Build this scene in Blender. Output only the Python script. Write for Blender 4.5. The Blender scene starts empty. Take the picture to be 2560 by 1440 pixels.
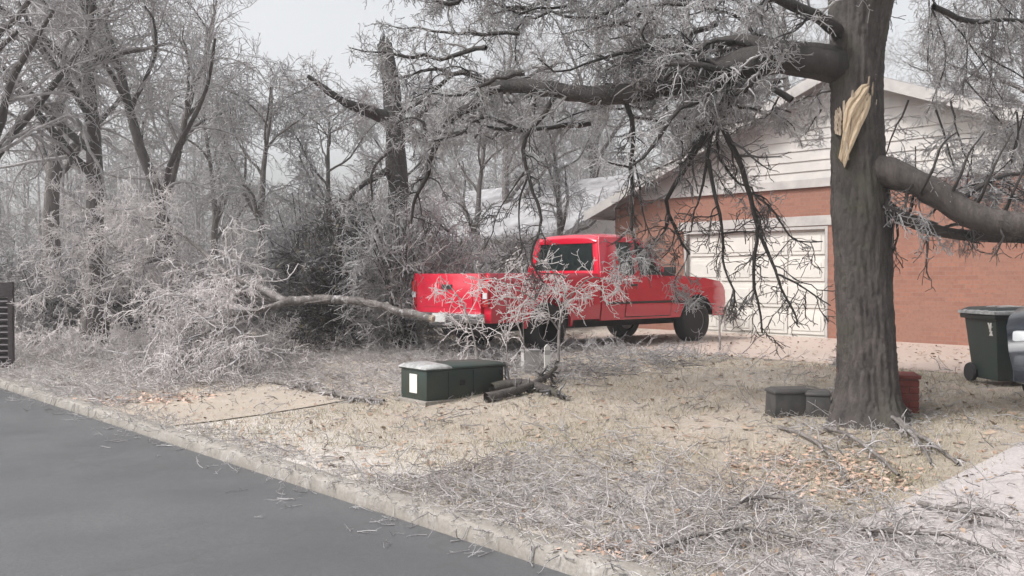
import bpy, bmesh, math, random
import numpy as np
from mathutils import Vector, Matrix

random.seed(7)
rng = np.random.default_rng(11)
sc = bpy.context.scene
col = sc.collection
R = math.radians

# ------------------------------------------------------------------ camera
H, FPX, HOR = 1.6, 2400.0, 690.0
cam = bpy.data.cameras.new('camera')
cam.sensor_width = 36.0
cam.lens = 36.0 * FPX / 2560.0
cam.clip_end = 600.0
camo = bpy.data.objects.new('camera', cam)
col.objects.link(camo)
camo.location = (0, 0, H)
camo.rotation_euler = (R(90) - math.atan((720 - HOR) / FPX), 0, 0)
sc.camera = camo

# ------------------------------------------------------------------ sky, sun, exposure (overcast daylight)
SUN_EL, SUN_AZ = 52.0, -108.0          # azimuth measured like the Sky Texture's sun_rotation
w = bpy.data.worlds.new('World')
sc.world = w
w.use_nodes = True
nt = w.node_tree
bg = nt.nodes['Background']
sky = nt.nodes.new('ShaderNodeTexSky')
sky.sky_type = 'NISHITA'
sky.sun_disc = False
sky.sun_elevation = R(SUN_EL)
sky.sun_rotation = R(SUN_AZ)
sky.air_density = 1.0
sky.dust_density = 5.0
sky.ozone_density = 1.0
hs = nt.nodes.new('ShaderNodeHueSaturation')
hs.inputs['Saturation'].default_value = 0.14
hs.inputs['Value'].default_value = 1.0
nt.links.new(sky.outputs[0], hs.inputs['Color'])
nt.links.new(hs.outputs[0], bg.inputs['Color'])
bg.inputs['Strength'].default_value = 0.15
sun = bpy.data.lights.new('sun', 'SUN')
sun.energy = 1.8
sun.angle = R(11)
sun.color = (1.0, 0.965, 0.94)
suno = bpy.data.objects.new('sun', sun)
col.objects.link(suno)
a = R(SUN_AZ)
sd = Vector((math.sin(a) * math.cos(R(SUN_EL)), math.cos(a) * math.cos(R(SUN_EL)), math.sin(R(SUN_EL))))
suno.rotation_euler = sd.to_track_quat('Z', 'Y').to_euler()
sc.view_settings.view_transform = 'Standard'
sc.view_settings.look = 'None'
sc.view_settings.gamma = 1.0
sc.view_settings.use_curve_mapping = False
sc.view_settings.exposure = 0.72
sc.render.engine = 'CYCLES'
sc.cycles.use_denoising = True
sc.cycles.max_bounces = 8
sc.cycles.transparent_max_bounces = 12
sc.cycles.volume_bounces = 1

# ------------------------------------------------------------------ frame of the street
U = Vector((-0.664, 0.748, 0.0))      # along the kerb, away to the left
V = Vector((0.748, 0.664, 0.0))       # from the kerb into the yard
ROTV = math.atan2(0.664, 0.748)
KERB = 3.85


def at(px, py, Y):
    return np.array(((px - 1280) / FPX * Y, Y, H + (HOR - py) / FPX * Y))


def uv(u, v, z=0.0):
    p = U * u + V * v
    return Vector((p.x, p.y, z))


def sstep(a, b, t):
    t = np.clip((np.asarray(t, float) - a) / (b - a), 0, 1)
    return t * t * (3 - 2 * t)


def bumps(x, y):
    return (np.sin(x * 1.7 + 0.6 * y) * np.sin(y * 1.3 - x * 0.4) * 0.6
            + np.sin(x * 4.1 + 1.3) * np.sin(y * 3.7 + x) * 0.25)


def zg(x, y):
    """height of the ground at a point of the yard"""
    x = np.asarray(x, float); y = np.asarray(y, float)
    v = x * V.x + y * V.y
    u = x * U.x + y * U.y
    z = 0.42 * sstep(4.0, 11.5, v) + 0.6 * sstep(30, 70, v)
    z = np.where(v < 3.83, -.088, z)
    return z + bumps(x, y) * 0.02 * sstep(4.1, 5.2, v) * (1 - sstep(11, 12, v) * (u < 15))


def zs(x, y):
    return float(zg(x, y))


# ------------------------------------------------------------------ object helpers
def tag(o, label=None, cat=None, group=None, kind=None):
    if label: o['label'] = label
    if cat: o['category'] = cat
    if group: o['group'] = group
    if kind: o['kind'] = kind
    return o


def thing(name, loc, rz, label, cat, group=None):
    o = bpy.data.objects.new(name, None)
    col.objects.link(o)
    o.empty_display_size = 0.2
    o.location = loc
    o.rotation_euler = (0, 0, rz)
    return tag(o, label, cat, group)


def link(name, me, mat, parent=None):
    o = bpy.data.objects.new(name, me)
    col.objects.link(o)
    if mat is not None and len(me.materials) == 0:
        me.materials.append(mat)
    if parent is not None:
        o.parent = parent
    return o


def npmesh(name, verts, faces, smooth=True):
    """fast mesh from numpy: verts (N,3), faces (M,k)"""
    me = bpy.data.meshes.new(name)
    verts = np.ascontiguousarray(verts, dtype=np.float32)
    faces = np.ascontiguousarray(faces, dtype=np.int32)
    m, k = faces.shape
    me.vertices.add(len(verts))
    me.vertices.foreach_set('co', verts.ravel())
    me.loops.add(m * k)
    me.loops.foreach_set('vertex_index', faces.ravel())
    me.polygons.add(m)
    me.polygons.foreach_set('loop_start', np.arange(0, m * k, k, dtype=np.int32))
    me.polygons.foreach_set('loop_total', np.full(m, k, dtype=np.int32))
    if smooth:
        me.polygons.foreach_set('use_smooth', np.ones(m, dtype=bool))
    me.update(calc_edges=True)
    return me


class MB:
    """collects boxes, prisms, lofts, lathes; build() links them as ONE mesh object"""
    def __init__(self):
        self.v = []; self.f = []

    def add(self, vs, fs):
        o = len(self.v)
        self.v += [tuple(p) for p in vs]
        self.f += [tuple(i + o for i in f) for f in fs]
        return self

    def box(self, x0, x1, y0, y1, z0, z1, M=None):
        vs = [(x, y, z) for x in (x0, x1) for y in (y0, y1) for z in (z0, z1)]
        if M is not None: vs = [M @ Vector(p) for p in vs]
        return self.add(vs, [(0, 1, 3, 2), (4, 6, 7, 5), (0, 4, 5, 1), (2, 3, 7, 6), (0, 2, 6, 4), (1, 5, 7, 3)])

    def prism(self, poly, off):
        """poly: 3D points, off: extrusion vector"""
        n = len(poly)
        off = Vector(off)
        vs = [Vector(p) for p in poly] + [Vector(p) + off for p in poly]
        fs = [tuple(range(n - 1, -1, -1)), tuple(range(n, 2 * n))]
        fs += [(i, (i + 1) % n, n + (i + 1) % n, n + i) for i in range(n)]
        return self.add(vs, fs)

    def loft(self, rings, closed=False, caps=True):
        n = len(rings[0])
        vs = [p for r in rings for p in r]
        fs = []
        for i in range(len(rings) - 1):
            for j in range(n if closed else n - 1):
                k = (j + 1) % n
                fs.append((i * n + j, i * n + k, (i + 1) * n + k, (i + 1) * n + j))
        if caps:
            fs.append(tuple(range(n - 1, -1, -1)))
            fs.append(tuple((len(rings) - 1) * n + j for j in range(n)))
        return self.add(vs, fs)

    def lathe(self, prof, axis='y', c=(0, 0, 0), n=28):
        """prof: list of (radius, offset along axis)"""
        rings = []
        for r, h in prof:
            ring = []
            for k in range(n):
                t = 2 * math.pi * k / n
                p = {'y': (r * math.cos(t), h, r * math.sin(t)), 'z': (r * math.cos(t), r * math.sin(t), h),
                     'x': (h, r * math.cos(t), r * math.sin(t))}[axis]
                ring.append((p[0] + c[0], p[1] + c[1], p[2] + c[2]))
            rings.append(ring)
        return self.loft(rings, closed=True)

    def mesh(self, name, bevel=0.0, smooth=None, segs=2):
        me = bpy.data.meshes.new(name)
        me.from_pydata(self.v, [], self.f)
        bm = bmesh.new(); bm.from_mesh(me)
        bmesh.ops.recalc_face_normals(bm, faces=bm.faces)
        if bevel > 0:
            es = [e for e in bm.edges if len(e.link_faces) == 2 and e.calc_face_angle(0) > R(28)]
            bmesh.ops.bevel(bm, geom=es, offset=bevel, segments=segs, affect='EDGES', profile=0.6, clamp_overlap=True)
        if smooth is not None:
            for e in bm.edges:
                e.smooth = not (len(e.link_faces) == 2 and e.calc_face_angle(0) > R(smooth))
            for f in bm.faces: f.smooth = True
        bm.to_mesh(me); bm.free()
        return me

    def build(self, name, mat, parent=None, bevel=0.0, smooth=None, segs=2):
        return link(name, self.mesh(name, bevel, smooth, segs), mat, parent)


# ------------------------------------------------------------------ materials
def newmat(name):
    m = bpy.data.materials.new(name)
    m.use_nodes = True
    n = m.node_tree.nodes
    return m, n, m.node_tree.links, n['Principled BSDF']


def noise(n, l, vec, scale, detail=4, rough=0.6, lo=0.35, hi=0.65):
    t = n.new('ShaderNodeTexNoise')
    t.inputs['Scale'].default_value = scale
    t.inputs['Detail'].default_value = detail
    t.inputs['Roughness'].default_value = rough
    l.new(vec, t.inputs['Vector'])
    mr = n.new('ShaderNodeMapRange')
    mr.inputs['From Min'].default_value = lo
    mr.inputs['From Max'].default_value = hi
    l.new(t.outputs[0], mr.inputs[0])
    return mr.outputs[0]


def mixc(n, l, fac, a, b):
    m = n.new('ShaderNodeMix'); m.data_type = 'RGBA'
    if isinstance(fac, (int, float)): m.inputs[0].default_value = fac
    else: l.new(fac, m.inputs[0])
    for s, c in ((6, a), (7, b)):
        if isinstance(c, (tuple, list)): m.inputs[s].default_value = (*c[:3], 1)
        else: l.new(c, m.inputs[s])
    return m.outputs[2]


def bump(n, l, bsdf, h, strength=0.4, dist=0.02):
    b = n.new('ShaderNodeBump')
    b.inputs['Strength'].default_value = strength
    b.inputs['Distance'].default_value = dist
    l.new(h, b.inputs['Height'])
    l.new(b.outputs[0], bsdf.inputs['Normal'])


def objvec(n):
    return n.new('ShaderNodeTexCoord').outputs['Object']


def scaled(n, l, vec, s):
    m = n.new('ShaderNodeMapping'); m.inputs['Scale'].default_value = s
    l.new(vec, m.inputs['Vector'])
    return m.outputs[0]


def simple(name, c, rough=0.5, metal=0.0, c2=None, scale=6, bmp=0.0, coat=0.0, spec=0.5, stretch=(1, 1, 1), lo=.35, hi=.65):
    m, n, l, b = newmat(name)
    v = scaled(n, l, objvec(n), stretch)
    f = noise(n, l, v, scale, lo=lo, hi=hi)
    c2 = c2 or tuple(x * 0.8 for x in c)
    l.new(mixc(n, l, f, c, c2), b.inputs['Base Color'])
    b.inputs['Roughness'].default_value = rough
    b.inputs['Metallic'].default_value = metal
    b.inputs['Specular IOR Level'].default_value = spec
    if coat:
        b.inputs['Coat Weight'].default_value = coat
        b.inputs['Coat Roughness'].default_value = 0.06
    if bmp:
        bump(n, l, b, noise(n, l, v, scale * 4, 6, .7, 0, 1), bmp)
    return m


def bark_mat(name, dark, light, moss=None, ice=0.0, stretch=(9, 9, 1.6), bmp=0.9):
    m, n, l, b = newmat(name)
    v0 = objvec(n)
    v = scaled(n, l, v0, stretch)
    f = noise(n, l, v, 1.6, 6, .7, .35, .7)
    c = mixc(n, l, f, dark, light)
    c = mixc(n, l, noise(n, l, v0, 1.3, 3, .6, .45, .75), c, tuple((p + q) / 2 * 0.75 for p, q in zip(dark, light)))
    if moss:
        c = mixc(n, l, noise(n, l, v0, 2.4, 5, .7, .5, .75), c, moss)
    if ice:
        c = mixc(n, l, noise(n, l, v0, 7, 5, .75, .78 - ice, .9 - ice), c, (.50, .49, .50))
    l.new(c, b.inputs['Base Color'])
    b.inputs['Roughness'].default_value = 0.55
    bump(n, l, b, noise(n, l, v, 2.2, 8, .75, 0, 1), bmp, .04)
    return m


def twig_mat(name, bark, ice, scale=0.9, lo=.42, hi=.6, fine=(.4, .62), floor_=.3):
    """ice-glazed twigs: glassy white coats in patches over brown bark"""
    m, n, l, b = newmat(name)
    v = objvec(n)
    big = noise(n, l, v, scale, 3, .6, lo, hi)
    fin = noise(n, l, v, 11, 3, .6, *fine)
    mu = n.new('ShaderNodeMath'); mu.operation = 'MULTIPLY'
    fm = n.new('ShaderNodeMath'); fm.operation = 'MULTIPLY_ADD'; fm.inputs[1].default_value = 1 - floor_; fm.inputs[2].default_value = floor_
    l.new(fin, fm.inputs[0])
    l.new(big, mu.inputs[0]); l.new(fm.outputs[0], mu.inputs[1])
    oi = n.new('ShaderNodeObjectInfo')
    bk = mixc(n, l, oi.outputs['Random'], bark, tuple(x * 1.25 for x in bark))
    cc_ = mixc(n, l, mu.outputs[0], bk, ice)
    l.new(cc_, b.inputs['Base Color'])
    b.inputs['Roughness'].default_value = 0.28
    b.inputs['Specular IOR Level'].default_value = 0.6
    tl_ = n.new('ShaderNodeBsdfTranslucent'); l.new(cc_, tl_.inputs['Color'])      # clear ice lets light through
    ms_ = n.new('ShaderNodeMath'); ms_.operation = 'MULTIPLY'; ms_.inputs[1].default_value = .5; l.new(mu.outputs[0], ms_.inputs[0])
    mx_ = n.new('ShaderNodeMixShader'); l.new(ms_.outputs[0], mx_.inputs[0])
    l.new(b.outputs[0], mx_.inputs[1]); l.new(tl_.outputs[0], mx_.inputs[2])
    l.new(mx_.outputs[0], n['Material Output'].inputs['Surface'])
    return m


def glass_mat(name, tint, rough=0.02, mixf=0.55):
    m, n, l, b = newmat(name)
    b.inputs['Base Color'].default_value = (*tint, 1)
    b.inputs['Roughness'].default_value = rough
    tr = n.new('ShaderNodeBsdfTransparent'); tr.inputs[0].default_value = (*[min(1, .55 + x) for x in tint], 1)
    mx = n.new('ShaderNodeMixShader'); mx.inputs[0].default_value = mixf
    l.new(tr.outputs[0], mx.inputs[1]); l.new(b.outputs[0], mx.inputs[2])
    l.new(mx.outputs[0], n['Material Output'].inputs['Surface'])
    return m


M = {}
M['bark'] = bark_mat('bark', (.035, .028, .025), (.12, .10, .09), ice=0.06)
M['bark_old'] = bark_mat('bark_old', (.024, .019, .018), (.105, .088, .08), moss=(.075, .072, .045), ice=0.05, stretch=(7, 7, 3.4), bmp=1.0)
M['bark_dark'] = bark_mat('bark_dark', (.016, .013, .012), (.05, .042, .038), ice=0.09)
M['bark_pale'] = bark_mat('bark_pale', (.09, .078, .07), (.30, .27, .255), ice=0.2)
M['bark_left'] = bark_mat('bark_left', (.045, .038, .036), (.15, .13, .12), ice=0.16)
M['twig_left'] = twig_mat('twig_left', (.13, .115, .11), (.66, .635, .64), .8, .25, .5, (.34, .58), .42)
M['bark_limb'] = bark_mat('bark_limb', (.055, .046, .042), (.22, .195, .18), ice=0.22, bmp=1.0)
M['bark_iced'] = bark_mat('bark_iced', (.10, .082, .075), (.36, .33, .32), ice=0.36)
M['bark_far'] = bark_mat('bark_far', (.07, .062, .058), (.19, .17, .16), ice=0.14)  # iced bark, with distance haze also put into the paler colour
M['wood'] = simple('wood', (.68, .54, .38), .7, c2=(.42, .28, .17), scale=2.4, bmp=.8, stretch=(16, 16, 1.6), lo=.48, hi=.8)
M['torn'] = simple('torn_wood', (.13, .10, .06), .75, c2=(.065, .05, .035), scale=4, bmp=.5, stretch=(10, 10, 1.5))
M['wood_end'] = simple('wood_end', (.55, .46, .36), .7, c2=(.35, .27, .2), scale=12, bmp=.3)
M['twig'] = twig_mat('twig', (.085, .072, .068), (.60, .58, .585), .8, .3, .54, (.36, .6), .4)
M['twig_dark'] = twig_mat('twig_dark', (.022, .018, .016), (.46, .45, .46), 1.2, .5, .72, (.45, .6))
M['twig_far'] = twig_mat('twig_far', (.16, .15, .145), (.60, .585, .595), .5, .25, .5, floor_=.5)  # pale from ice, and distance haze is put into the colour too
M['twig_ice'] = twig_mat('twig_ice', (.12, .105, .10), (.62, .61, .615), 1.0, .3, .55, (.35, .6))
M['twig_crown'] = twig_mat('twig_crown', (.17, .14, .13), (.84, .805, .80), 1.3, .12, .40, (.26, .52), .5)
M['twig_pale'] = twig_mat('twig_pale', (.14, .115, .105), (.68, .65, .645), 1.1, .25, .52, (.32, .6), .4)
M['leaf_green'] = simple('leaf_green', (.085, .08, .035), .5, c2=(.15, .125, .06), scale=9)
M['asphalt'] = None


def asphalt():
    m, n, l, b = newmat('asphalt')
    b.inputs['Specular IOR Level'].default_value = .35
    v = objvec(n)
    f = noise(n, l, v, .55, 5, .6, .35, .68)
    c = mixc(n, l, f, (.080, .082, .086), (.118, .120, .123))
    c = mixc(n, l, noise(n, l, v, 60, 3, .7, .3, .75), c, (.065, .066, .07))
    c = mixc(n, l, noise(n, l, v, 14, 4, .8, .70, .80), c, (.36, .35, .35))
    l.new(c, b.inputs['Base Color'])
    vo = n.new('ShaderNodeTexVoronoi'); vo.feature = 'DISTANCE_TO_EDGE'; vo.inputs['Scale'].default_value = .42
    dn = n.new('ShaderNodeTexNoise'); dn.inputs['Scale'].default_value = 2.2; dn.inputs['Detail'].default_value = 6; l.new(v, dn.inputs['Vector'])
    va = n.new('ShaderNodeVectorMath'); va.operation = 'MULTIPLY_ADD'; va.inputs[1].default_value = (.9, .9, .9)
    l.new(dn.outputs['Color'], va.inputs[0]); l.new(v, va.inputs[2]); l.new(va.outputs[0], vo.inputs['Vector'])
    ck = n.new('ShaderNodeMapRange'); ck.inputs['From Min'].default_value = .004; ck.inputs['From Max'].default_value = .014
    l.new(vo.outputs['Distance'], ck.inputs[0])
    c = mixc(n, l, ck.outputs[0], (.075, .076, .078), c)
    l.new(c, b.inputs['Base Color'])
    mr = n.new('ShaderNodeMapRange'); mr.inputs['To Min'].default_value = .42; mr.inputs['To Max'].default_value = .75
    l.new(f, mr.inputs[0]); l.new(mr.outputs[0], b.inputs['Roughness'])
    bump(n, l, b, noise(n, l, v, 90, 4, .7, 0, 1), .35, .006)
    return m


def lawn():
    m, n, l, b = newmat('lawn')
    v = objvec(n)
    c = mixc(n, l, noise(n, l, v, .7, 5, .65, .35, .65), (.42, .355, .285), (.29, .25, .195))
    c = mixc(n, l, noise(n, l, v, 2.6, 5, .7, .45, .72), c, (.50, .44, .385))
    c = mixc(n, l, noise(n, l, v, 1.3, 4, .65, .58, .70), c, (.38, .275, .22))
    c = mixc(n, l, noise(n, l, v, 26, 4, .8, .35, .8), c, (.23, .19, .15))
    at_ = n.new('ShaderNodeAttribute'); at_.attribute_name = 'ice'
    mu = n.new('ShaderNodeMath'); mu.operation = 'MULTIPLY'
    l.new(at_.outputs['Fac'], mu.inputs[0]); l.new(noise(n, l, v, 3.5, 6, .7, .25, .58), mu.inputs[1])
    c = mixc(n, l, mu.outputs[0], c, (.60, .565, .54))
    l.new(c, b.inputs['Base Color'])
    b.inputs['Roughness'].default_value = .8
    bump(n, l, b, noise(n, l, v, 34, 6, .75, 0, 1), .9, .03)
    return m


def concrete(name, c1, c2, c3):
    m, n, l, b = newmat(name)
    v = objvec(n)
    c = mixc(n, l, noise(n, l, v, .8, 5, .6, .35, .65), c1, c2)
    c = mixc(n, l, noise(n, l, v, 5, 6, .75, .52, .72), c, c3)
    c = mixc(n, l, noise(n, l, v, 45, 3, .7, .3, .8), c, tuple(x * .7 for x in c2))
    l.new(c, b.inputs['Base Color'])
    b.inputs['Roughness'].default_value = .6
    bump(n, l, b, noise(n, l, v, 40, 5, .7, 0, 1), .4, .008)
    return m


def brick():
    m, n, l, b = newmat('brick')
    v = objvec(n)
    sx = n.new('ShaderNodeSeparateXYZ'); l.new(v, sx.inputs[0])
    ad = n.new('ShaderNodeMath'); l.new(sx.outputs[0], ad.inputs[0]); l.new(sx.outputs[1], ad.inputs[1])
    cb = n.new('ShaderNodeCombineXYZ'); l.new(ad.outputs[0], cb.inputs[0]); l.new(sx.outputs[2], cb.inputs[1])
    bt = n.new('ShaderNodeTexBrick')
    l.new(cb.outputs[0], bt.inputs['Vector'])
    bt.inputs['Scale'].default_value = 1
    bt.inputs['Brick Width'].default_value = .225
    bt.inputs['Row Height'].default_value = .075
    bt.inputs['Mortar Size'].default_value = .006
    bt.inputs['Bias'].default_value = -.1
    bt.inputs['Color1'].default_value = (.27, .115, .076, 1)
    bt.inputs['Color2'].default_value = (.20, .083, .056, 1)
    bt.inputs['Mortar'].default_value = (.21, .135, .105, 1)
    c = mixc(n, l, noise(n, l, v, 1.2, 4, .6, .4, .7), bt.outputs[0], (.23, .115, .082))
    c = mixc(n, l, noise(n, l, v, 18, 4, .7, .5, .8), c, (.15, .065, .046))
    l.new(c, b.inputs['Base Color'])
    b.inputs['Roughness'].default_value = .8
    bump(n, l, b, bt.outputs['Fac'], -.5, .01)
    return m


def shingle():
    m, n, l, b = newmat('shingle')
    v = objvec(n)
    sx = n.new('ShaderNodeSeparateXYZ'); l.new(v, sx.inputs[0])
    bt = n.new('ShaderNodeTexBrick')
    cb = n.new('ShaderNodeCombineXYZ'); l.new(sx.outputs[1], cb.inputs[0])
    ad = n.new('ShaderNodeMath'); ad.operation = 'MULTIPLY'; ad.inputs[1].default_value = 2.4
    l.new(sx.outputs[2], ad.inputs[0]); l.new(ad.outputs[0], cb.inputs[1])
    l.new(cb.outputs[0], bt.inputs['Vector'])
    bt.inputs['Scale'].default_value = 1
    bt.inputs['Brick Width'].default_value = .3
    bt.inputs['Row Height'].default_value = .15
    bt.inputs['Mortar Size'].default_value = .008
    bt.inputs['Color1'].default_value = (.15, .145, .15, 1)
    bt.inputs['Color2'].default_value = (.22, .21, .215, 1)
    bt.inputs['Mortar'].default_value = (.06, .06, .06, 1)
    c = mixc(n, l, noise(n, l, v, 1.1, 5, .7, .38, .62), bt.outputs[0], (.33, .325, .335))
    l.new(c, b.inputs['Base Color'])
    b.inputs['Roughness'].default_value = .5
    bump(n, l, b, bt.outputs['Fac'], -.6, .02)
    return m


M['asphalt'] = asphalt()
M['lawn'] = lawn()
M['kerb'] = concrete('kerb_concrete', (.31, .285, .255), (.22, .20, .175), (.42, .40, .38))
M['drive'] = concrete('drive_concrete', (.37, .295, .255), (.44, .36, .315), (.29, .22, .185))
M['drive_tan'] = concrete('tan_concrete', (.41, .35, .285), (.35, .30, .25), (.50, .45, .41))
M['apron'] = concrete('apron_concrete', (.46, .42, .41), (.39, .355, .345), (.52, .49, .49))
M['brick'] = brick()
M['shingle'] = shingle()
M['siding'] = simple('siding', (.47, .445, .415), .6, c2=(.38, .365, .35), scale=2, bmp=.1)
M['trim'] = simple('trim', (.42, .40, .38), .5, c2=(.31, .295, .285), scale=3)
M['fascia'] = simple('fascia', (.20, .155, .14), .6, c2=(.14, .11, .10), scale=3)
M['garage'] = simple('garage_paint', (.60, .575, .53), .5, c2=(.52, .50, .465), scale=2)
M['red'] = simple('red_paint', (.54, .007, .034), .2, c2=(.48, .007, .03), scale=1.5, coat=.8)
M['navy'] = simple('navy_paint', (.012, .016, .024), .22, c2=(.010, .013, .02), scale=2, coat=.8)
M['rubber'] = simple('rubber', (.016, .016, .017), .75, scale=20, bmp=.2)
M['black'] = simple('black_plastic', (.018, .018, .019), .5)
M['chassis'] = simple('chassis', (.014, .013, .013), .8)
M['chrome'] = simple('chrome', (.55, .55, .56), .2, 1.0, c2=(.42, .42, .43))
M['alloy'] = simple('alloy', (.42, .42, .43), .35, .25, c2=(.32, .32, .33))
M['glass'] = glass_mat('glass', (.06, .10, .10), .03, .42)
M['glass_tint'] = glass_mat('glass_tint', (.012, .020, .020), .04, .80)
M['lamp_red'] = simple('lamp_red', (.35, .01, .015), .15, coat=.5)
M['lamp_clear'] = simple('lamp_clear', (.55, .57, .58), .12, c2=(.42, .44, .45), coat=.6)
M['seat'] = simple('seat_cloth', (.06, .055, .055), .9)
M['plate'] = simple('plate', (.55, .56, .55), .5)
M['bin'] = simple('bin_green', (.022, .040, .036), .5, c2=(.030, .034, .030), scale=5, bmp=.1)
M['bin_dark'] = simple('bin_dark', (.016, .022, .020), .5)
M['frost'] = simple('frost', (.46, .455, .455), .35, c2=(.22, .23, .225), scale=14, bmp=.6)
M['box_green'] = simple('box_green', (.014, .030, .026), .45, c2=(.030, .036, .026), scale=4)
M['label_white'] = simple('label_white', (.74, .72, .68), .5, c2=(.66, .64, .6))
M['label_red'] = simple('label_red', (.24, .02, .05), .5)
M['boxdark'] = simple('box_dark', (.035, .034, .033), .6, c2=(.06, .055, .052), scale=7, bmp=.2)
M['rust'] = simple('rust', (.23, .075, .045), .8, c2=(.15, .055, .04), scale=14, bmp=.4)
M['slat'] = simple('slat_brown', (.035, .024, .025), .6, c2=(.055, .042, .045), scale=5, stretch=(2, 2, 12))
M['slat_pale'] = simple('slat_pale', (.17, .15, .16), .5, c2=(.10, .085, .095), scale=6)
M['pier_brick'] = simple('pier_brick', (.20, .040, .030), .8, c2=(.14, .03, .024), scale=12, bmp=.4)
M['mortar'] = simple('mortar', (.17, .085, .07), .9)
M['grassblade'] = simple('grass_blades', (.43, .365, .28), .7, c2=(.235, .215, .125), scale=.9)
M['leaf'] = simple('dead_leaf', (.22, .145, .10), .7, c2=(.34, .26, .20), scale=9)
M['leaf_orange'] = simple('orange_leaf', (.40, .25, .18), .7, c2=(.50, .38, .32), scale=9)
M['wallpale'] = simple('pale_wall', (.42, .40, .39), .8, c2=(.36, .34, .335), scale=1)

# ------------------------------------------------------------------ setting: ground, road, kerb, driveways
us = np.unique(np.concatenate([np.arange(-8, 34, .22), np.linspace(34, 180, 60), np.linspace(-160, -8, 50)]))
vs = np.unique(np.concatenate([np.array([-160, -90, -50, -30, -20, -12, -7.0, 2, 3.4, 3.93, 4.02]), np.arange(4.2, 18, .22), np.linspace(18, 180, 60)]))
UU, VV = np.meshgrid(us, vs, indexing='ij')
X = UU * U.x + VV * V.x
Y_ = UU * U.y + VV * V.y
Z = zg(X, Y_)
Z = np.where((VV < 4.0) & (VV > -8), -0.35, Z)
Z = np.where(VV <= -8, 0.0, Z)
drv = ((UU > 3.3) & (UU < 13.1) & (VV > 11.95) & (VV < 16.3)) | ((UU > 10.25) & (UU < 13.05) & (VV > 4.2) & (VV < 12)) | ((UU > -1.25) & (UU < 2.8) & (VV > 4.2) & (VV < 16.3))
flat = ((UU > 2.8) & (UU < 13.6) & (VV > 11.4) & (VV < 16.8)) | ((UU > 9.7) & (UU < 13.6) & (VV > 4.0) & (VV < 12)) | ((UU > -1.8) & (UU < 3.3) & (VV > 4.0) & (VV < 16.8))
Z = np.where(flat, 0.42 * sstep(4.0, 11.5, VV), Z)
Z = np.where(drv, 0.42 * sstep(4.0, 11.5, VV) - 0.025, Z)
nu, nv = len(us), len(vs)
idx = np.arange(nu * nv).reshape(nu, nv)
F = np.stack([idx[:-1, :-1], idx[1:, :-1], idx[1:, 1:], idx[:-1, 1:]], -1).reshape(-1, 4)
gm = npmesh('ground', np.stack([X, Y_, Z], -1).reshape(-1, 3), F)
icev = (1.1 * sstep(10.5, 14.5, UU) * (1 - sstep(6.5, 10, VV)) + .75 * (1 - sstep(4.0, 6.2, VV)) + .35 * sstep(12, 16, UU) + .12)
ga = gm.attributes.new('ice', 'FLOAT', 'POINT')
ga.data.foreach_set('value', np.clip(icev, 0, 1).astype(np.float32).ravel())
tag(link('ground', gm, M['lawn']), kind='structure', label='dead beige lawn glazed with ice, rising gently to the houses')

rm = MB(); rm.add([uv(-90, -7.6, -.09), uv(160, -7.6, -.09), uv(160, 3.9, -.09), uv(-90, 3.9, -.09)], [(0, 1, 2, 3)])
tag(rm.build('road', M['asphalt']), kind='structure', label='wet grey asphalt road')

km = []
for u in np.arange(-60, 120, 1.5):
    prof = [(3.83, -.30), (3.83, -.10), (3.845, -.01), (3.865, .012), (3.90, .022), (4.0, .022), (4.025, .012), (4.025, -.30)]
    km.append([uv(u, v, z + .004 * math.sin(u * 2.1) * (z > 0)) for v, z in prof])
kb = MB(); kb.loft(km, closed=True)
tag(kb.build('kerb', M['kerb'], smooth=40), kind='structure', label='pale concrete kerb and gutter along the road')


def sheet(name, u0, u1, v0, v1, mat, label, dz=.0, step=.5):
    uu = np.linspace(u0, u1, max(2, int((u1 - u0) / step))); vv = np.linspace(v0, v1, max(2, int((v1 - v0) / step)))
    A, B = np.meshgrid(uu, vv, indexing='ij')
    z = 0.42 * sstep(4.0, 11.5, B) + dz
    idx = np.arange(A.size).reshape(A.shape)
    f = np.stack([idx[:-1, :-1], idx[1:, :-1], idx[1:, 1:], idx[:-1, 1:]], -1).reshape(-1, 4)
    me = npmesh(name, np.stack([A * U.x + B * V.x, A * U.y + B * V.y, z], -1).reshape(-1, 3), f)
    return tag(link(name, me, mat), kind='structure', label=label)


sheet('driveway', 10.0, 13.3, 4.0, 11.7, M['drive_tan'], 'brown concrete driveway behind the red pickup', .012)
sheet('forecourt', 3.05, 13.3, 11.7, 16.5, M['drive'], 'pinkish concrete forecourt in front of the brick house', .006)
sheet('side_driveway', -1.5, 3.05, 4.0, 16.5, M['apron'], 'pale concrete driveway under the dark car', .010)

# ------------------------------------------------------------------ branches
def unit(a):
    return a / np.maximum(np.linalg.norm(a, axis=-1, keepdims=True), 1e-9)


def resample(pts, n):
    """smooth a hand-placed polyline into n points"""
    p = np.asarray(pts, float)
    for _ in range(2):
        q = [p[0]]
        for i in range(len(p) - 1):
            q += [p[i] * .75 + p[i + 1] * .25, p[i] * .25 + p[i + 1] * .75]
        p = np.array(q + [p[-1]])
    s = np.concatenate([[0], np.cumsum(np.linalg.norm(np.diff(p, axis=0), axis=1))])
    t = np.linspace(0, s[-1], n)
    return np.stack([np.interp(t, s, p[:, k]) for k in range(3)], -1)


def limb(pts, r0, r1, n=16, crook=.02):
    p = resample(pts, n)
    L = np.linalg.norm(np.diff(p, axis=0), axis=1).sum()
    j = rng.normal(0, crook * L / 6, p.shape); j[0] = 0
    p = p + j
    r = np.linspace(r0, r1, n) * (1 + rng.normal(0, .05, n))
    return p[None], r[None]


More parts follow.
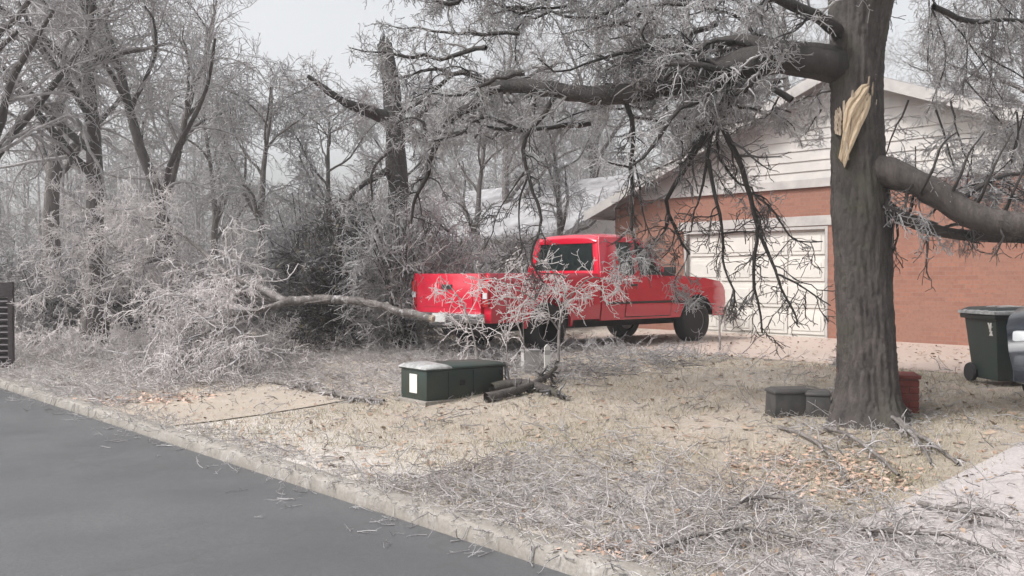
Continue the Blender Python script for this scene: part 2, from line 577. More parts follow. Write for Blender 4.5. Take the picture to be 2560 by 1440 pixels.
def spawn(P, Rr, k, length, ang=(30, 70), nseg=4, wob=.25, grav=.0, rr=.5, tmin=.15, bias=None, rtip=.35, lenfall=.5):
    """k children on every polyline of P (m,n,3); length = (lo, hi) metres"""
    m, n, _ = P.shape
    t = tmin + (1 - tmin) * rng.random((m, k))
    fi = t * (n - 1) * .999
    i = fi.astype(int); f = (fi - i)[..., None]
    mi = np.arange(m)[:, None]
    st = P[mi, i] * (1 - f) + P[mi, i + 1] * f
    tan = unit(P[mi, i + 1] - P[mi, i])
    rad = (Rr[mi, i] * (1 - f[..., 0]) + Rr[mi, i + 1] * f[..., 0]) * rr
    rv = rng.normal(size=(m, k, 3))
    perp = unit(np.cross(tan, rv))
    a = np.radians(ang[0] + (ang[1] - ang[0]) * rng.random((m, k)))[..., None]
    d = tan * np.cos(a) + perp * np.sin(a)
    if bias is not None: d = unit(d + np.asarray(bias))
    Ln = (length[0] + (length[1] - length[0]) * rng.random((m, k))) * (1 - lenfall * t)
    st = st.reshape(-1, 3); d = d.reshape(-1, 3); Ln = Ln.reshape(-1); rad = rad.reshape(-1)
    out = np.empty((len(st), nseg + 1, 3)); out[:, 0] = st
    p = st.copy()
    for s in range(nseg):
        d = unit(d + rng.normal(0, wob, d.shape) + np.array((0, 0, -grav)))
        p = p + d * (Ln / nseg)[:, None]
        out[:, s + 1] = p
    Ro = rad[:, None] * np.linspace(1, rtip, nseg + 1)[None]
    return out, Ro


def tubes(sets):
    """sets: list of (P (m,n,3), R (m,n), sides) -> verts, quads"""
    vv, ff, o = [], [], 0
    for P, Rr, k in sets:
        m, n, _ = P.shape
        T = unit(np.gradient(P, axis=1))
        mt = np.abs(unit(P[:, -1] - P[:, 0])[:, 2])
        ref = np.where((mt > .7)[:, None], np.array((1.0, .13, 0)), np.array((.1, .05, 1.0)))[:, None, :]
        b1 = unit(np.cross(T, np.broadcast_to(ref, T.shape)))
        b2 = np.cross(T, b1)
        ang = np.arange(k) * 2 * math.pi / k
        ring = (b1[:, :, None] * np.cos(ang)[None, None, :, None] + b2[:, :, None] * np.sin(ang)[None, None, :, None])
        v = P[:, :, None] + ring * Rr[:, :, None, None]
        vv.append(v.reshape(-1, 3))
        id_ = np.arange(m * n * k).reshape(m, n, k) + o
        nx = np.roll(id_, -1, axis=2)
        ff.append(np.stack([id_[:, :-1], nx[:, :-1], nx[:, 1:], id_[:, 1:]], -1).reshape(-1, 4))
        o += m * n * k
    return np.concatenate(vv), np.concatenate(ff)


def tubeobj(name, sets, mat, parent=None, base=None, kind=None, floor=False):
    v, f = tubes(sets)
    if floor:
        v[:, 2] = np.maximum(v[:, 2], zg(v[:, 0], v[:, 1]) + .004)
    if base is not None:
        v = v - np.asarray(base)[None]
    o = link(name, npmesh(name, v, f), mat, parent)
    if kind: o['kind'] = kind
    return o


def clampr(s, lo):
    return (s[0], np.maximum(s[1], lo))


# a free-standing bare tree in its own coordinates (base at 0)
def bare_tree(name, label, cat, height, r0, seed, lean=(0, 0), nlimb=9, spread=(25, 60), droop=.06, twigk=(9, 7), mats=('bark_far', 'twig_far'), rmin=.006, first=.22, group=None, limb_len=.55, top=1.0):
    global rng
    keep = rng; rng = np.random.default_rng(seed)
    t = thing(name, (0, 0, 0), 0, label, cat, group)
    n = 12
    h = np.linspace(0, 1, n)
    tr = np.stack([lean[0] * h ** 1.3 * height + np.cumsum(rng.normal(0, .012 * height, n)) * h, lean[1] * h ** 1.3 * height + np.cumsum(rng.normal(0, .012 * height, n)) * h, h * height * top], -1)
    rad = r0 * (1 - .82 * h); rad[0] *= 1.5; rad[1] *= 1.1
    TP, TR = tr[None], rad[None]
    tubeobj('trunk', [(TP, TR, 10)], M[mats[0]], t)
    L1 = spawn(TP, TR, nlimb, (height * limb_len * .7, height * limb_len), spread, 8, .16, droop * .4, .62, first, (0, 0, .25))
    for q in range(nlimb):
        tubeobj('branch', [(L1[0][q:q + 1], L1[1][q:q + 1], 6)], M[mats[0]], t)
    L2 = clampr(spawn(L1[0], L1[1], twigk[0], (height * .16, height * .3), (25, 65), 6, .22, droop, .5, .12), rmin * 1.6)
    L3 = clampr(spawn(L2[0], L2[1], twigk[1], (height * .06, height * .14), (25, 70), 4, .28, droop * 1.6, .55, .1), rmin * 1.15)
    L4 = clampr(spawn(L3[0], L3[1], 4, (height * .025, height * .07), (25, 75), 2, .3, droop * 2, .6, .1), rmin)
    tubeobj('twigs', [(*L2, 4), (*L3, 3), (*L4, 3)], M[mats[1]], t, kind='stuff')
    rng = keep
    return t


def copy_tree(o, loc, rz, sc_, label, group=None, name=None):
    c = o.copy(); col.objects.link(c)
    c.location = loc; c.rotation_euler = (0, 0, rz); c.scale = (sc_, sc_, sc_)
    c['label'] = label
    if group: c['group'] = group
    for ch in list(o.children):
        d = ch.copy(); col.objects.link(d); d.parent = c
    return c


def place(o, px, Y, rz=0, s=1.0):
    x = (px - 1280) / FPX * Y
    o.location = (x, Y, zs(x, Y) - .03); o.rotation_euler = (0, 0, rz); o.scale = (s, s, s)
    return o


exec_parts = []
GT = 'ice-coated bare trees behind the yard'
pA = place(bare_tree('bare_tree', 'tall dark-trunked icy tree behind the fallen branches, nearest the left edge of the lawn', 'tree', 9.6, .24, 21, (-.02, .02), 11, group=GT, mats=('bark_left', 'twig_left')), 235, 19.5, .3)
pB = place(bare_tree('bare_tree', 'icy tree leaning left with its dark trunk slanting over the fallen branches', 'tree', 9.0, .17, 22, (-.26, .03), 9, group=GT, mats=('bark_left', 'twig_left')), 470, 20.5, 0)
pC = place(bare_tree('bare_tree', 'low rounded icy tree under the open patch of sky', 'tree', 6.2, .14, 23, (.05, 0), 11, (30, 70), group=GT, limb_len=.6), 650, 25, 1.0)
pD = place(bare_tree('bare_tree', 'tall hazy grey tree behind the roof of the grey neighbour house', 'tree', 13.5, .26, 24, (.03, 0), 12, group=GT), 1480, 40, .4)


def far(p, px, Y, rz, s, label):
    c = copy_tree(p, (0, 0, 0), 0, s, label, GT)
    return place(c, px, Y, rz, s)


far(pA, -40, 17.5, 2.2, .95, 'icy tree at the far left edge of the picture, half out of frame')
far(pA, 130, 27, 4.0, 1.15, 'tall pale icy tree standing farther back at the upper left corner')
far(pB, 360, 28, 2.9, 1.0, 'slender icy tree farther back, between the two dark left trunks')
far(pC, 820, 27, 2.1, .95, 'small icy tree just left of the snapped trunk, behind the dark evergreen')
far(pC, 540, 31, 3.6, 1.1, 'low icy tree farthest back under the pale sky on the left')
far(pC, 1190, 23.5, .7, .85, 'small icy tree in front of the left half of the neighbour house')
far(pC, 1400, 25, 2.7, .9, 'small icy tree in front of the right half of the neighbour house')
far(pC, 1010, 29, 5.0, 1.05, 'low icy tree directly behind the snapped trunk')
far(pD, 1270, 36, 1.9, .78, 'hazy grey tree at the left end of the neighbour house')
far(pD, 1730, 34, 3.1, .92, 'tall hazy tree rising behind the left slope of the brick house')
far(pD, 1960, 38, 4.4, 1.0, 'tall hazy tree behind the ridge of the brick house')
far(pD, 2330, 36, 5.2, .75, 'hazy tree right of the broken trunk, showing above the roof')
far(pA, 2600, 30, 1.2, 1.1, 'icy tree at the far right edge above the brick house')
pE = place(bare_tree('bare_tree', 'thin straight dark stem with few twigs above the roof on the right', 'tree', 11.5, .085, 27, (-.005, 0), 7, (20, 40), group=GT, mats=('bark_dark', 'twig_far'), twigk=(6, 5), limb_len=.25, first=.5), 2436, 30, 0)

# a far wood that reads as one mass
nf = 250
wx = rng.uniform(-48, 48, nf); wy = rng.uniform(46, 66, nf)
hts = rng.uniform(7.5, 11.5, nf)
hts = np.where((wx / wy > -.30) & (wx / wy < -.08), hts * .62, hts)
base = np.stack([wx, wy, zg(wx, wy) - .1], -1)
h = np.linspace(0, 1, 6)
TP = base[:, None] + np.stack([rng.normal(0, .3, (nf, 1)) * h, rng.normal(0, .3, (nf, 1)) * h, hts[:, None] * h], -1)
TR = .13 * (1 - .8 * h)[None] * np.ones((nf, 1))
A1 = spawn(TP, TR, 16, (1.6, 3.6), (25, 65), 4, .2, .0, .5, .1, (0, 0, .2))
A2 = clampr(spawn(A1[0], A1[1], 7, (.6, 1.5), (25, 70), 3, .25, .05, .6, .1), .016)
A3 = clampr(spawn(A2[0], A2[1], 3, (.3, .8), (25, 70), 1, .25, .05, .7, .1), .014)
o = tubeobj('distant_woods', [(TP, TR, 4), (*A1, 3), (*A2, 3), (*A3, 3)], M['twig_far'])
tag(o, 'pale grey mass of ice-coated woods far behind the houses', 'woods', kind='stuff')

# ------------------------------------------------------------------ the brick house (local x to the viewer's right along the kerb, y back)
HZ = .41
hb = uv(9.3, 16.5, HZ)
house = thing('brick_house', hb, ROTV - math.pi / 2, 'red brick house with a pale gable and white garage door behind the broken tree', 'house')
SL, PK, HWD = .38, 4.9, 5.9
D0, D1, DH = -3.7, -.3, 2.14
rake = lambda z: (PK - z) / SL
wb = MB()
wl = 5.7
zc = PK - SL * wl
BT = 3.0
wb.prism([(-wl, 0, -.3), (D0, 0, -.3), (D0, 0, BT), (-rake(BT), 0, BT), (-wl, 0, zc)], (0, .2, 0))
wb.prism([(D0, 0, DH), (D1, 0, DH), (D1, 0, BT), (D0, 0, BT)], (0, .2, 0))
wb.prism([(D1, 0, -.3), (wl, 0, -.3), (wl, 0, zc), (rake(BT), 0, BT), (D1, 0, BT)], (0, .2, 0))
wb.box(-wl, -wl + .2, .2, 10.5, -.3, zc - .03); wb.box(wl - .2, wl, .2, 10.5, -.3, zc - .03)
wb.box(-wl, wl, 10.5, 10.7, -.3, zc - .03)
wb.box(-wl + .2, wl - .2, .2, 10.5, -.3, -.02)
wall = wb.build('wall', M['brick'], house)
lin = MB(); lin.box(D0 - .12, D1 + .12, -.02, .0, DH, DH + .2)
for k in range(22):
    pass
so = MB(); so.box(D0 - .15, D1 + .15, -.025, -.001, DH + .012, DH + .2); so.build('lintel', M['trim'], house, .006)
z = BT; k = 0
while z < PK - .12:
    z1 = min(z + .2, PK - .06)
    a0, a1 = rake(z), rake(z1)
    b = MB()
    b.prism([(-a0, -.035, z), (a0, -.035, z), (a1, -.012, z1 + .012), (-a1, -.012, z1 + .012)], (0, .12, 0))
    b.build('siding_board', M['siding'], house)
    z = z1
tri = MB(); tri.prism([(-wl, .2, zc - .03), (wl, .2, zc - .03), (0, .2, PK - .05)], (0, .05, 0)); tri.build('gable_backing', M['siding'], house)
fr = MB(); fr.box(-rake(BT) + .05, rake(BT) - .05, -.06, -.036, BT - .12, BT + .05); fr.build('gable_trim', M['trim'], house, .005)
gd = MB(); gd.box(D0 + .06, D1 - .06, .09, .13, -.02, DH - .02)
gdo = gd.build('garage_door', M['garage'], house)
pw = (D1 - D0 - .12 - .25) / 4
pmesh = MB(); pmesh.box(0, pw, -.02, .0, 0, .43); pmesh.box(.07, pw - .07, -.032, -.02, .07, .36)
pmesh = pmesh.mesh('panel', .008)
pmesh.materials.append(M['garage'])
for r_ in range(4):
    for c_ in range(4):
        p = link('panel', pmesh, None, gdo)
        p.location = (D0 + .06 + .05 + c_ * (pw + .05), .088, .06 + r_ * .515)
for xx in (D0, D1 - .06):
    j = MB(); j.box(xx, xx + .06, -.012, .12, -.02, DH); j.build('jamb', M['trim'], house, .005)
j = MB(); j.box(D0 + .06, D1 - .06, -.012, .12, DH - .06, DH - .002); j.build('door_head', M['trim'], house, .005)
wf = MB()
for (x0, x1, z0, z1) in ((3.9, 3.96, .9, 2.1), (4.94, 5.0, .9, 2.1), (3.96, 4.94, .9, .96), (3.96, 4.94, 2.04, 2.1), (3.96, 4.94, 1.48, 1.53)):
    wf.box(x0, x1, -.03, -.002, z0, z1)
wfo = wf.build('window', M['trim'], house, .004)
wg = MB(); wg.box(3.96, 4.94, -.012, -.004, .96, 2.04); wg.build('pane', M['glass_tint'], wfo)
for s in (-1, 1):
    b = MB()
    ov = HWD + .35
    b.prism([(0, -.42, PK + .02), (s * ov, -.42, PK + .02 - SL * ov), (s * ov, -.42, PK + .17 - SL * ov), (0, -.42, PK + .17)], (0, 11.6, 0))
    rf = b.build('roof', M['shingle'], house)
    b = MB(); b.prism([(0, -.46, PK - .06), (s * ov, -.46, PK - .06 - SL * ov), (s * ov, -.46, PK + .15 - SL * ov), (0, -.46, PK + .15)], (0, .038, 0))
    b.build('fascia', M['trim'], rf)
    g = MB(); g.box(s * ov - .05, s * ov + .07, -.42, 11.1, PK - SL * ov - .01, PK - SL * ov + .11); g.build('gutter', M['trim'], rf, .01)

# low cross wing of the brick house to the right
wing = MB()
# ------------------------------------------------------------------ grey neighbour house, farther back behind the pickup
nb = uv(28.0, 21.5, zs(*uv(28.0, 21.5).xy) - .02)
nh = thing('neighbour_house', nb, ROTV - math.pi / 2, 'pale neighbour house with a frosted grey roof behind the red pickup', 'house')
b = MB(); b.box(-6.5, 6.5, 0, 8, -.4, 2.6)
b.prism([(-6.5, 0.1, 2.6), (-6.5, 7.9, 2.6), (-6.5, 4, 4.5)], (.2, 0, 0)); b.prism([(6.3, 0.1, 2.6), (6.3, 7.9, 2.6), (6.3, 4, 4.5)], (.2, 0, 0))
b.build('wall', M['wallpale'], nh)
for s in (-1, 1):
    b = MB()
    y0, y1 = (4, -.6) if s < 0 else (4, 8.6)
    b.prism([(-6.9, y0, 4.62), (-6.9, y1, 2.42), (-6.9, y1, 2.56), (-6.9, y0, 4.78)], (13.8, 0, 0))
    b.build('roof', M['shingle'], nh)
for x0 in (-4.6, -1.0, 3.2):
    f = MB()
    f.box(x0, x0 + 1.5, -.06, -.002, .85, .93); f.box(x0, x0 + 1.5, -.06, -.002, 2.0, 2.08)
    f.box(x0, x0 + .08, -.06, -.002, .93, 2.0); f.box(x0 + 1.42, x0 + 1.5, -.06, -.002, .93, 2.0); f.box(x0 + .71, x0 + .79, -.06, -.002, .93, 2.0)
    fo = f.build('window', M['trim'], nh)
    for q in (x0 + .08, x0 + .79):
        p = MB(); p.box(q, q + .63, -.03, -.01, .93, 2.0); p.build('pane', M['glass_tint'], fo)

# ------------------------------------------------------------------ the broken tree on the right
tb = np.array((3.25, 8.85, 0.0)); tb[2] = zs(tb[0], tb[1])
bt = thing('broken_tree', tb, 0, 'large dark tree with torn pale wood and a broken limb hanging to the right', 'tree')
TY = 8.85
hs_ = [(1078, 2184, 232), (1040, 2178, 180), (1000, 2174, 156), (940, 2173, 140), (850, 2168, 132), (740, 2160, 130), (620, 2155, 132), (540, 2150, 136),
       (470, 2146, 132), (400, 2142, 124), (320, 2140, 120), (220, 2138, 118), (120, 2140, 122), (40, 2146, 138), (-30, 2152, 160)]
HS = np.array([(py, px, wpx) for py, px, wpx in hs_], float)
NR, NS = 190, 110
pyv = np.linspace(HS[0, 0], HS[-1, 0], NR)
tt = np.linspace(0, 2 * math.pi, NS, endpoint=False)
o_ = np.argsort(HS[:, 0])
k5 = np.ones(9) / 9
sm = lambda a_: np.convolve(np.pad(a_, 4, mode='edge'), k5, 'valid')
cx_, wx_ = sm(np.interp(pyv, HS[o_, 0], HS[o_, 1])), sm(np.interp(pyv, HS[o_, 0], HS[o_, 2]))
zz = np.array([at(p_, q_, TY)[2] for p_, q_ in zip(cx_, pyv)]); zz[0] = tb[2] - .12
fl_ = np.clip((pyv - 960) / 115, 0, 1)[:, None]
T_, Zg = np.meshgrid(tt, zz)
rd = (1 + .05 * np.sin(5 * T_ + Zg * 1.1) + .02 * np.sin(3 * T_ - Zg * 2.1) + fl_ ** 2 * .30 * np.maximum(0, np.sin(4 * T_ + .6)))
wob_ = .5 * np.sin(Zg * 3.1 + 2 * T_) + .35 * np.sin(Zg * 7.3 + T_ * 3) + .25 * np.sin(Zg * 13.1 - T_ * 5)
ridge = np.abs(np.sin(11 * T_ + wob_ * 1.6)) ** .7 * .6 + np.abs(np.sin(17 * T_ - wob_ * 2.2 + 1 + Zg * 1.5)) * .4
plate = np.clip(np.abs(np.sin(Zg * 9 + 3 * np.sin(T_ * 7) + 2 * np.sin(T_ * 3 + Zg))), .0, .35) / .35
disp = .030 * (ridge * (.55 + .45 * plate) - .5) + rng.normal(0, .0022, ridge.shape)
rad_ = (wx_ / FPX * TY / 2)[:, None] * rd + disp
xc = ((cx_ - 1280) / FPX * TY)[:, None]
tv = np.stack([xc + rad_ * np.cos(T_) - tb[0], TY + rad_ * np.sin(T_) - tb[1], Zg - tb[2]], -1).reshape(-1, 3)
ii = np.arange(NR * NS).reshape(NR, NS); nx_ = np.roll(ii, -1, axis=1)
tro = link('trunk', npmesh('trunk', tv, np.stack([ii[:-1], nx_[:-1], nx_[1:], ii[1:]], -1).reshape(-1, 4)), M['bark_old'], bt)

tset = []   # procedural twigs grow from these


def hand(pts, r0, r1, n=16, crook=.015):
    return limb([at(*p) for p in pts], r0, r1, n, crook)


def tlimb(pts, r0, r1, mat='bark_dark', n=16, sides=9, label=None, crook=.012, keep=True):
    s = hand(pts, r0, r1, n, crook)
    ob = tubeobj('branch', [(*s, sides)], M[mat], bt, tb)
    if label: ob['label'] = label
    if keep: tset.append(s)
    return s


main = tlimb([(2120, 165, 8.85), (2060, 158, 8.8), (1980, 142, 8.85), (1850, 160, 9.1), (1720, 200, 9.4), (1580, 236, 9.7), (1460, 238, 10), (1340, 216, 10.3), (1208, 221, 10.6), (1194, 260, 10.7), (1127, 292, 10.9), (1113, 327, 11)], .17, .042, n=30, label='long drooping limb reaching left over the pickup')
tlimb([(1113, 327, 11), (1092, 362, 11), (1074, 397, 11.1), (1071, 440, 11.2), (1036, 492, 11.3), (1028, 560, 11.4)], .04, .014)
tlimb([(1099, 334, 11), (1028, 345, 11.2), (997, 362, 11.3), (941, 404, 11.4), (927, 440, 11.5), (930, 500, 11.6)], .034, .010)
tlimb([(1300, 212, 10.4), (1240, 205, 10.6), (1204, 207, 10.7), (1169, 181, 10.8), (1130, 185, 10.9), (1113, 204, 11), (1081, 232, 11.1), (1046, 260, 11.3), (1004, 281, 11.4), (985, 310, 11.5)], .04, .012)
tlimb([(1130, 185, 10.9), (1099, 174, 11), (1060, 176, 11), (1004, 200, 11.2), (960, 205, 11.3)], .022, .007)
# upper limbs going out of the picture
tlimb([(2140, 30, 8.85), (2210, -70, 8.8), (2290, -240, 8.9), (2330, -420, 9)], .21, .12, 'bark_old')
tlimb([(2130, 20, 8.85), (2080, -60, 9.0), (1990, -170, 9.4), (1850, -260, 9.8), (1700, -300, 10.2), (1500, -320, 10.6)], .17, .05, 'bark_old')
tlimb([(2100, 90, 8.8), (2040, 40, 8.5), (1960, 10, 8.3), (1880, -30, 8.2), (1760, -60, 8.1)], .07, .02)
tlimb([(1990, 146, 8.85), (1900, 110, 9.0), (1830, 100, 9.2), (1760, 120, 9.4), (1680, 140, 9.6), (1560, 175, 9.9), (1500, 140, 10.0)], .075, .016)
tlimb([(1850, 160, 9.1), (1800, 180, 9.0), (1740, 160, 8.9), (1660, 165, 8.9)], .05, .014)
# the bough that hangs in front of the garage
tlimb([(1880, 160, 9.05), (1840, 200, 9.2), (1800, 281, 9.5), (1780, 316, 9.7), (1730, 387, 9.9), (1695, 450, 10.1), (1662, 500, 10.2), (1666, 531, 10.2), (1689, 562, 10.2), (1697, 602, 10.2), (1724, 637, 10.2)], .06, .011)
tlimb([(1800, 281, 9.5), (1808, 330, 9.5), (1850, 410, 9.6), (1875, 480, 9.7), (1887, 550, 9.7), (1898, 585, 9.7), (1883, 640, 9.7), (1883, 721, 9.7), (1898, 780, 9.7), (1906, 830, 9.7)], .036, .009)
tlimb([(1898, 585, 9.7), (1918, 628, 9.65), (1941, 682, 9.6), (1957, 733, 9.6), (1988, 780, 9.5), (1994, 812, 9.5)], .020, .008)
tlimb([(1945, 686, 9.6), (1996, 710, 9.5), (2034, 737, 9.4), (2077, 764, 9.3)], .012, .006)
tlimb([(1887, 488, 9.7), (1933, 523, 9.6), (1972, 593, 9.5), (2000, 606, 9.4), (2055, 604, 9.3)], .014, .006)
tlimb([(1780, 316, 9.7), (1770, 380, 9.75), (1760, 440, 9.8), (1748, 500, 9.8), (1732, 535, 9.8), (1728, 580, 9.8)], .022, .007)
tlimb([(1770, 400, 9.75), (1790, 500, 9.7), (1809, 583, 9.7), (1805, 651, 9.7), (1820, 695, 9.65), (1840, 735, 9.6), (1832, 783, 9.6), (1815, 802, 9.6)], .022, .007)
tlimb([(1809, 583, 9.7), (1850, 578, 9.7), (1893, 581, 9.7)], .010, .007)
tlimb([(1560, 236, 9.75), (1590, 330, 9.9), (1575, 420, 10), (1580, 500, 10), (1578, 590, 10), (1603, 645, 10), (1646, 684, 10)], .03, .008)
tlimb([(1585, 400, 10), (1600, 470, 10), (1604, 530, 10), (1622, 580, 10), (1640, 610, 10)], .013, .006)
tlimb([(1400, 225, 10.2), (1350, 300, 10.2), (1300, 360, 10.3), (1320, 440, 10.3), (1355, 539, 10.3), (1353, 582, 10.3), (1326, 625, 10.3), (1326, 660, 10.3), (1361, 711, 10.3)], .032, .008)
tlimb([(1320, 440, 10.3), (1296, 500, 10.4), (1298, 578, 10.4), (1308, 633, 10.4), (1283, 655, 10.4)], .013, .005)
tlimb([(1310, 430, 10.3), (1263, 500, 10.4), (1240, 539, 10.5), (1232, 580, 10.5)], .011, .005)
tlimb([(1689, 562, 10.2), (1680, 620, 10.1), (1650, 650, 10.1)], .009, .005)
# torn limb on the right, still hanging from the trunk
torn = tlimb([(2150, 420, 8.8), (2200, 425, 8.7), (2270, 445, 8.6), (2350, 490, 8.5), (2430, 545, 8.4), (2520, 560, 8.3), (2640, 570, 8.2), (2800, 600, 8.1)],   .132, .10, 'bark', 18, 16, label='broken limb hanging to the right, snapped off at the trunk')
tlimb([(2200, 500, 8.75), (2250, 545, 8.7), (2330, 575, 8.7), (2420, 590, 8.7), (2600, 600, 8.6)], .06, .045, 'bark')
tlimb([(2390, 510, 8.45), (2440, 470, 8.5), (2500, 440, 8.6), (2580, 430, 8.7)], .03, .012)
for q in range(4):
    x0 = 2300 + 70 * q
    tlimb([(x0, 480 + 18 * q, 8.45), (x0 + 30, 430 + 10 * q, 8.3), (x0 + 50, 360 + 20 * q, 8.3), (x0 + 90, 330, 8.3)], .016, .006, keep=False)

# exposed splintered wood at the tear
Ledge = np.array([(2180, 205), (2152, 214), (2121, 250), (2110, 270), (2106, 310), (2101, 355), (2096, 392)], float)
Redge = np.array([(2182, 206), (2180, 246), (2166, 285), (2150, 320), (2136, 352), (2122, 385), (2110, 420)], float)


def surf(px, py, out):
    """a point on the front of the trunk, out metres proud of it"""
    q = np.clip((px - 2139) / 58, -.93, .93)
    return at(px, py, TY - (.222 * math.sqrt(1 - q * q)) - out) - tb


def splinter(le, re_, nst, seed, outm, mat):
    rs = np.random.default_rng(seed)
    t = np.linspace(0, 1, 13)
    ip = lambda e, k: np.interp(t, np.linspace(0, 1, len(e)), e[:, k])
    lx_, ly_, rx_, ry_ = ip(le, 0), ip(le, 1), ip(re_, 0), ip(re_, 1)
    for c in range(nst):
        b = MB(); rings = []
        f0_, f1_ = c / nst, (c + 1) / nst
        top = rs.uniform(0, .16) if c not in (nst - 1,) else 0
        h_ = rs.uniform(.4, 1.0)
        for k in range(13):
            if t[k] < top: continue
            pts = []
            pinch = min(1, (t[k] - top) / .12 + .05)
            for f in (f0_ - .02, (f0_ + f1_) / 2, f1_ + .01):
                f = (f0_ + f1_) / 2 + (f - (f0_ + f1_) / 2) * pinch
                px = lx_[k] + (rx_[k] - lx_[k]) * f + rs.normal(0, 1.2); py = ly_[k] + (ry_[k] - ly_[k]) * f
                pts.append((px, py))
            o_ = outm * math.sin(math.pi * min(.93, .08 + t[k])) ** .6
            rings.append([surf(*pts[0], -.05), surf(*pts[0], .8 * o_ * h_ + .02), surf(*pts[1], o_ * h_ + .03), surf(*pts[2], .85 * o_ * h_ + .02), surf(*pts[2], -.05)])
        b.loft(rings, closed=True)
        b.build('splinter', M[mat], bt, smooth=30)


splinter(Ledge, Redge, 4, 3, .06, 'wood')
for (bx, by, tx, ty, wd) in ((2176, 260, 2188, 186, 7), (2164, 250, 2172, 192, 6), (2128, 268, 2131, 226, 7), (2110, 300, 2109, 252, 6), (2184, 300, 2190, 250, 6), (2118, 400, 2112, 330, 8)):
    q_ = MB(); q_.prism([surf(bx - wd / 2, by, .03), surf(bx + wd / 2, by, .03), surf(tx + 1, ty, .07), surf(tx - 1, ty, .07)], (0, .03, 0)); q_.build('splinter', M['wood_end'], bt)
splinter(np.array([(2086, 262), (2085, 300), (2086, 335)], float), np.array([(2101, 268), (2103, 305), (2101, 340)], float), 3, 5, .03, 'wood_end')
def grow_on(sets, k2, l2, k3, l3, k4=0, l4=(.05, .12), grav=.12, rmin=.004, scale_by_len=True):
    out = []
    for P, Rr in sets:
        L = np.linalg.norm(np.diff(P[0], axis=0), axis=1).sum()
        kk = max(2, int(k2 * L))
        a = clampr(spawn(P, np.minimum(Rr, .03), kk, l2, (30, 80), 6, .28, grav, .5, .12), rmin * 1.5)
        b_ = clampr(spawn(*a, k3, l3, (25, 75), 4, .32, grav, .6, .1), rmin * 1.1)
        out += [(*a, 4), (*b_, 3)]
        if k4:
            c_ = clampr(spawn(*b_, k4, l4, (25, 75), 2, .35, grav, .7, .1), rmin)
            out += [(*c_, 3)]
    return out


tubeobj('twigs', grow_on(tset[1:], 7, (.25, .65), 5, (.12, .36), 2, (.06, .16), .14, .0035), M['twig_dark'], bt, tb, kind='stuff')
tubeobj('iced_twigs', grow_on([main] + tset[4:10], 5, (.3, .9), 6, (.15, .45), 3, (.08, .22), .12, .0029), M['twig_ice'], bt, tb, kind='stuff')
allP = [main] + tset[5:11]
veil1 = [spawn(P, np.minimum(Rr, .06), max(2, int(1.7 * np.linalg.norm(np.diff(P[0], axis=0), axis=1).sum())), (.6, 1.9), (25, 75), 11, .42, .10, .55, .1, (-.25, .1, -.1), .3) for P, Rr in allP]
extra = []
for q in range(40):      # crooked limbs of the upper crown that cross the top of the view
    a0 = at(rng.uniform(1150, 2060), rng.uniform(-160, 330), rng.uniform(9.0, 11.5))
    th_ = rng.uniform(2.4, 3.9)
    L = rng.uniform(.8, 2.0)
    d0 = np.array((math.cos(th_), .25 * rng.normal(), math.sin(th_) * .55 - .15))
    extra.append(limb([a0, a0 + d0 * L * .35 + rng.normal(0, .14, 3), a0 + d0 * L * .7 + rng.normal(0, .14, 3), a0 + d0 * L], rng.uniform(.018, .042), .007, 12, .06))
for q in range(14):      # sprays behind the trunk, in front of the gable
    a0 = at(rng.uniform(1820, 2090), rng.uniform(120, 330), rng.uniform(10.5, 13)); L = rng.uniform(.4, .9)
    d0 = np.array((rng.normal(-.2, .5), .2 * rng.normal(), -rng.uniform(.1, .7)))
    extra.append(limb([a0, a0 + d0 * L * .5 + rng.normal(0, .1, 3), a0 + d0 * L], .012, .005, 10, .06))
for q in range(16):      # lighter spray reaching over the gap of sky
    a0 = at(rng.uniform(800, 880) if q % 4 == 0 else rng.uniform(1090, 1300), rng.uniform(-220, -60), rng.uniform(10.5, 12.5)); L = rng.uniform(.4, 1.0)
    d0 = np.array((rng.normal(-.3, .4), .2 * rng.normal(), -rng.uniform(.3, .9)))
    extra.append(limb([a0, a0 + d0 * L * .5 + rng.normal(0, .1, 3), a0 + d0 * L], .012, .005, 10, .06))
veil = [(v_[0][i:i + 1], np.maximum(v_[1][i:i + 1], .006)) for v_ in veil1 for i in range(len(v_[0]))] + extra
tubeobj('hanging_boughs', [(*v_, 5) for v_ in veil], M['bark_dark'], bt, tb, kind='stuff')
tubeobj('hanging_twigs', grow_on(veil, 13, (.15, .5), 6, (.1, .32), 3, (.05, .15), .08, .0032), M['twig_ice'], bt, tb, kind='stuff')
rv = []
for q in range(30):
    a0 = at(rng.uniform(2230, 2680), rng.uniform(-120, 300), rng.uniform(9.2, 11)); e1 = a0 + np.array((rng.normal(0, .5), rng.normal(0, .3), -rng.uniform(.5, 1.3)))
    if q >= 22: a0 = at(rng.uniform(2260, 2600), 500 + 60 * rng.random(), 8.5); e1 = a0 + np.array((rng.normal(.2, .3), .2, rng.uniform(.2, .7)))
    rv.append(limb([a0, a0 * .5 + e1 * .5 + rng.normal(0, .1, 3), e1], .011, .005, 10, .03))
rv += [limb([at(2205, 515, 8.65), at(2270, 535, 8.5), at(2345, 560, 8.4)], .02, .008, 10), limb([at(2330, 20, 9), at(2420, 60, 9.3), at(2560, 50, 9.6), at(2700, 90, 10)], .03, .012, 12),
       limb([at(2290, -90, 9), at(2450, -60, 9.6), at(2620, -40, 10)], .03, .012, 12)]
tubeobj('right_boughs', [(*v_, 5) for v_ in rv], M['bark_dark'], bt, tb, kind='stuff')
tubeobj('right_twigs', grow_on(rv, 11, (.15, .5), 7, (.1, .32), 3, (.05, .14), .12, .0028), M['twig_ice'], bt, tb, kind='stuff')

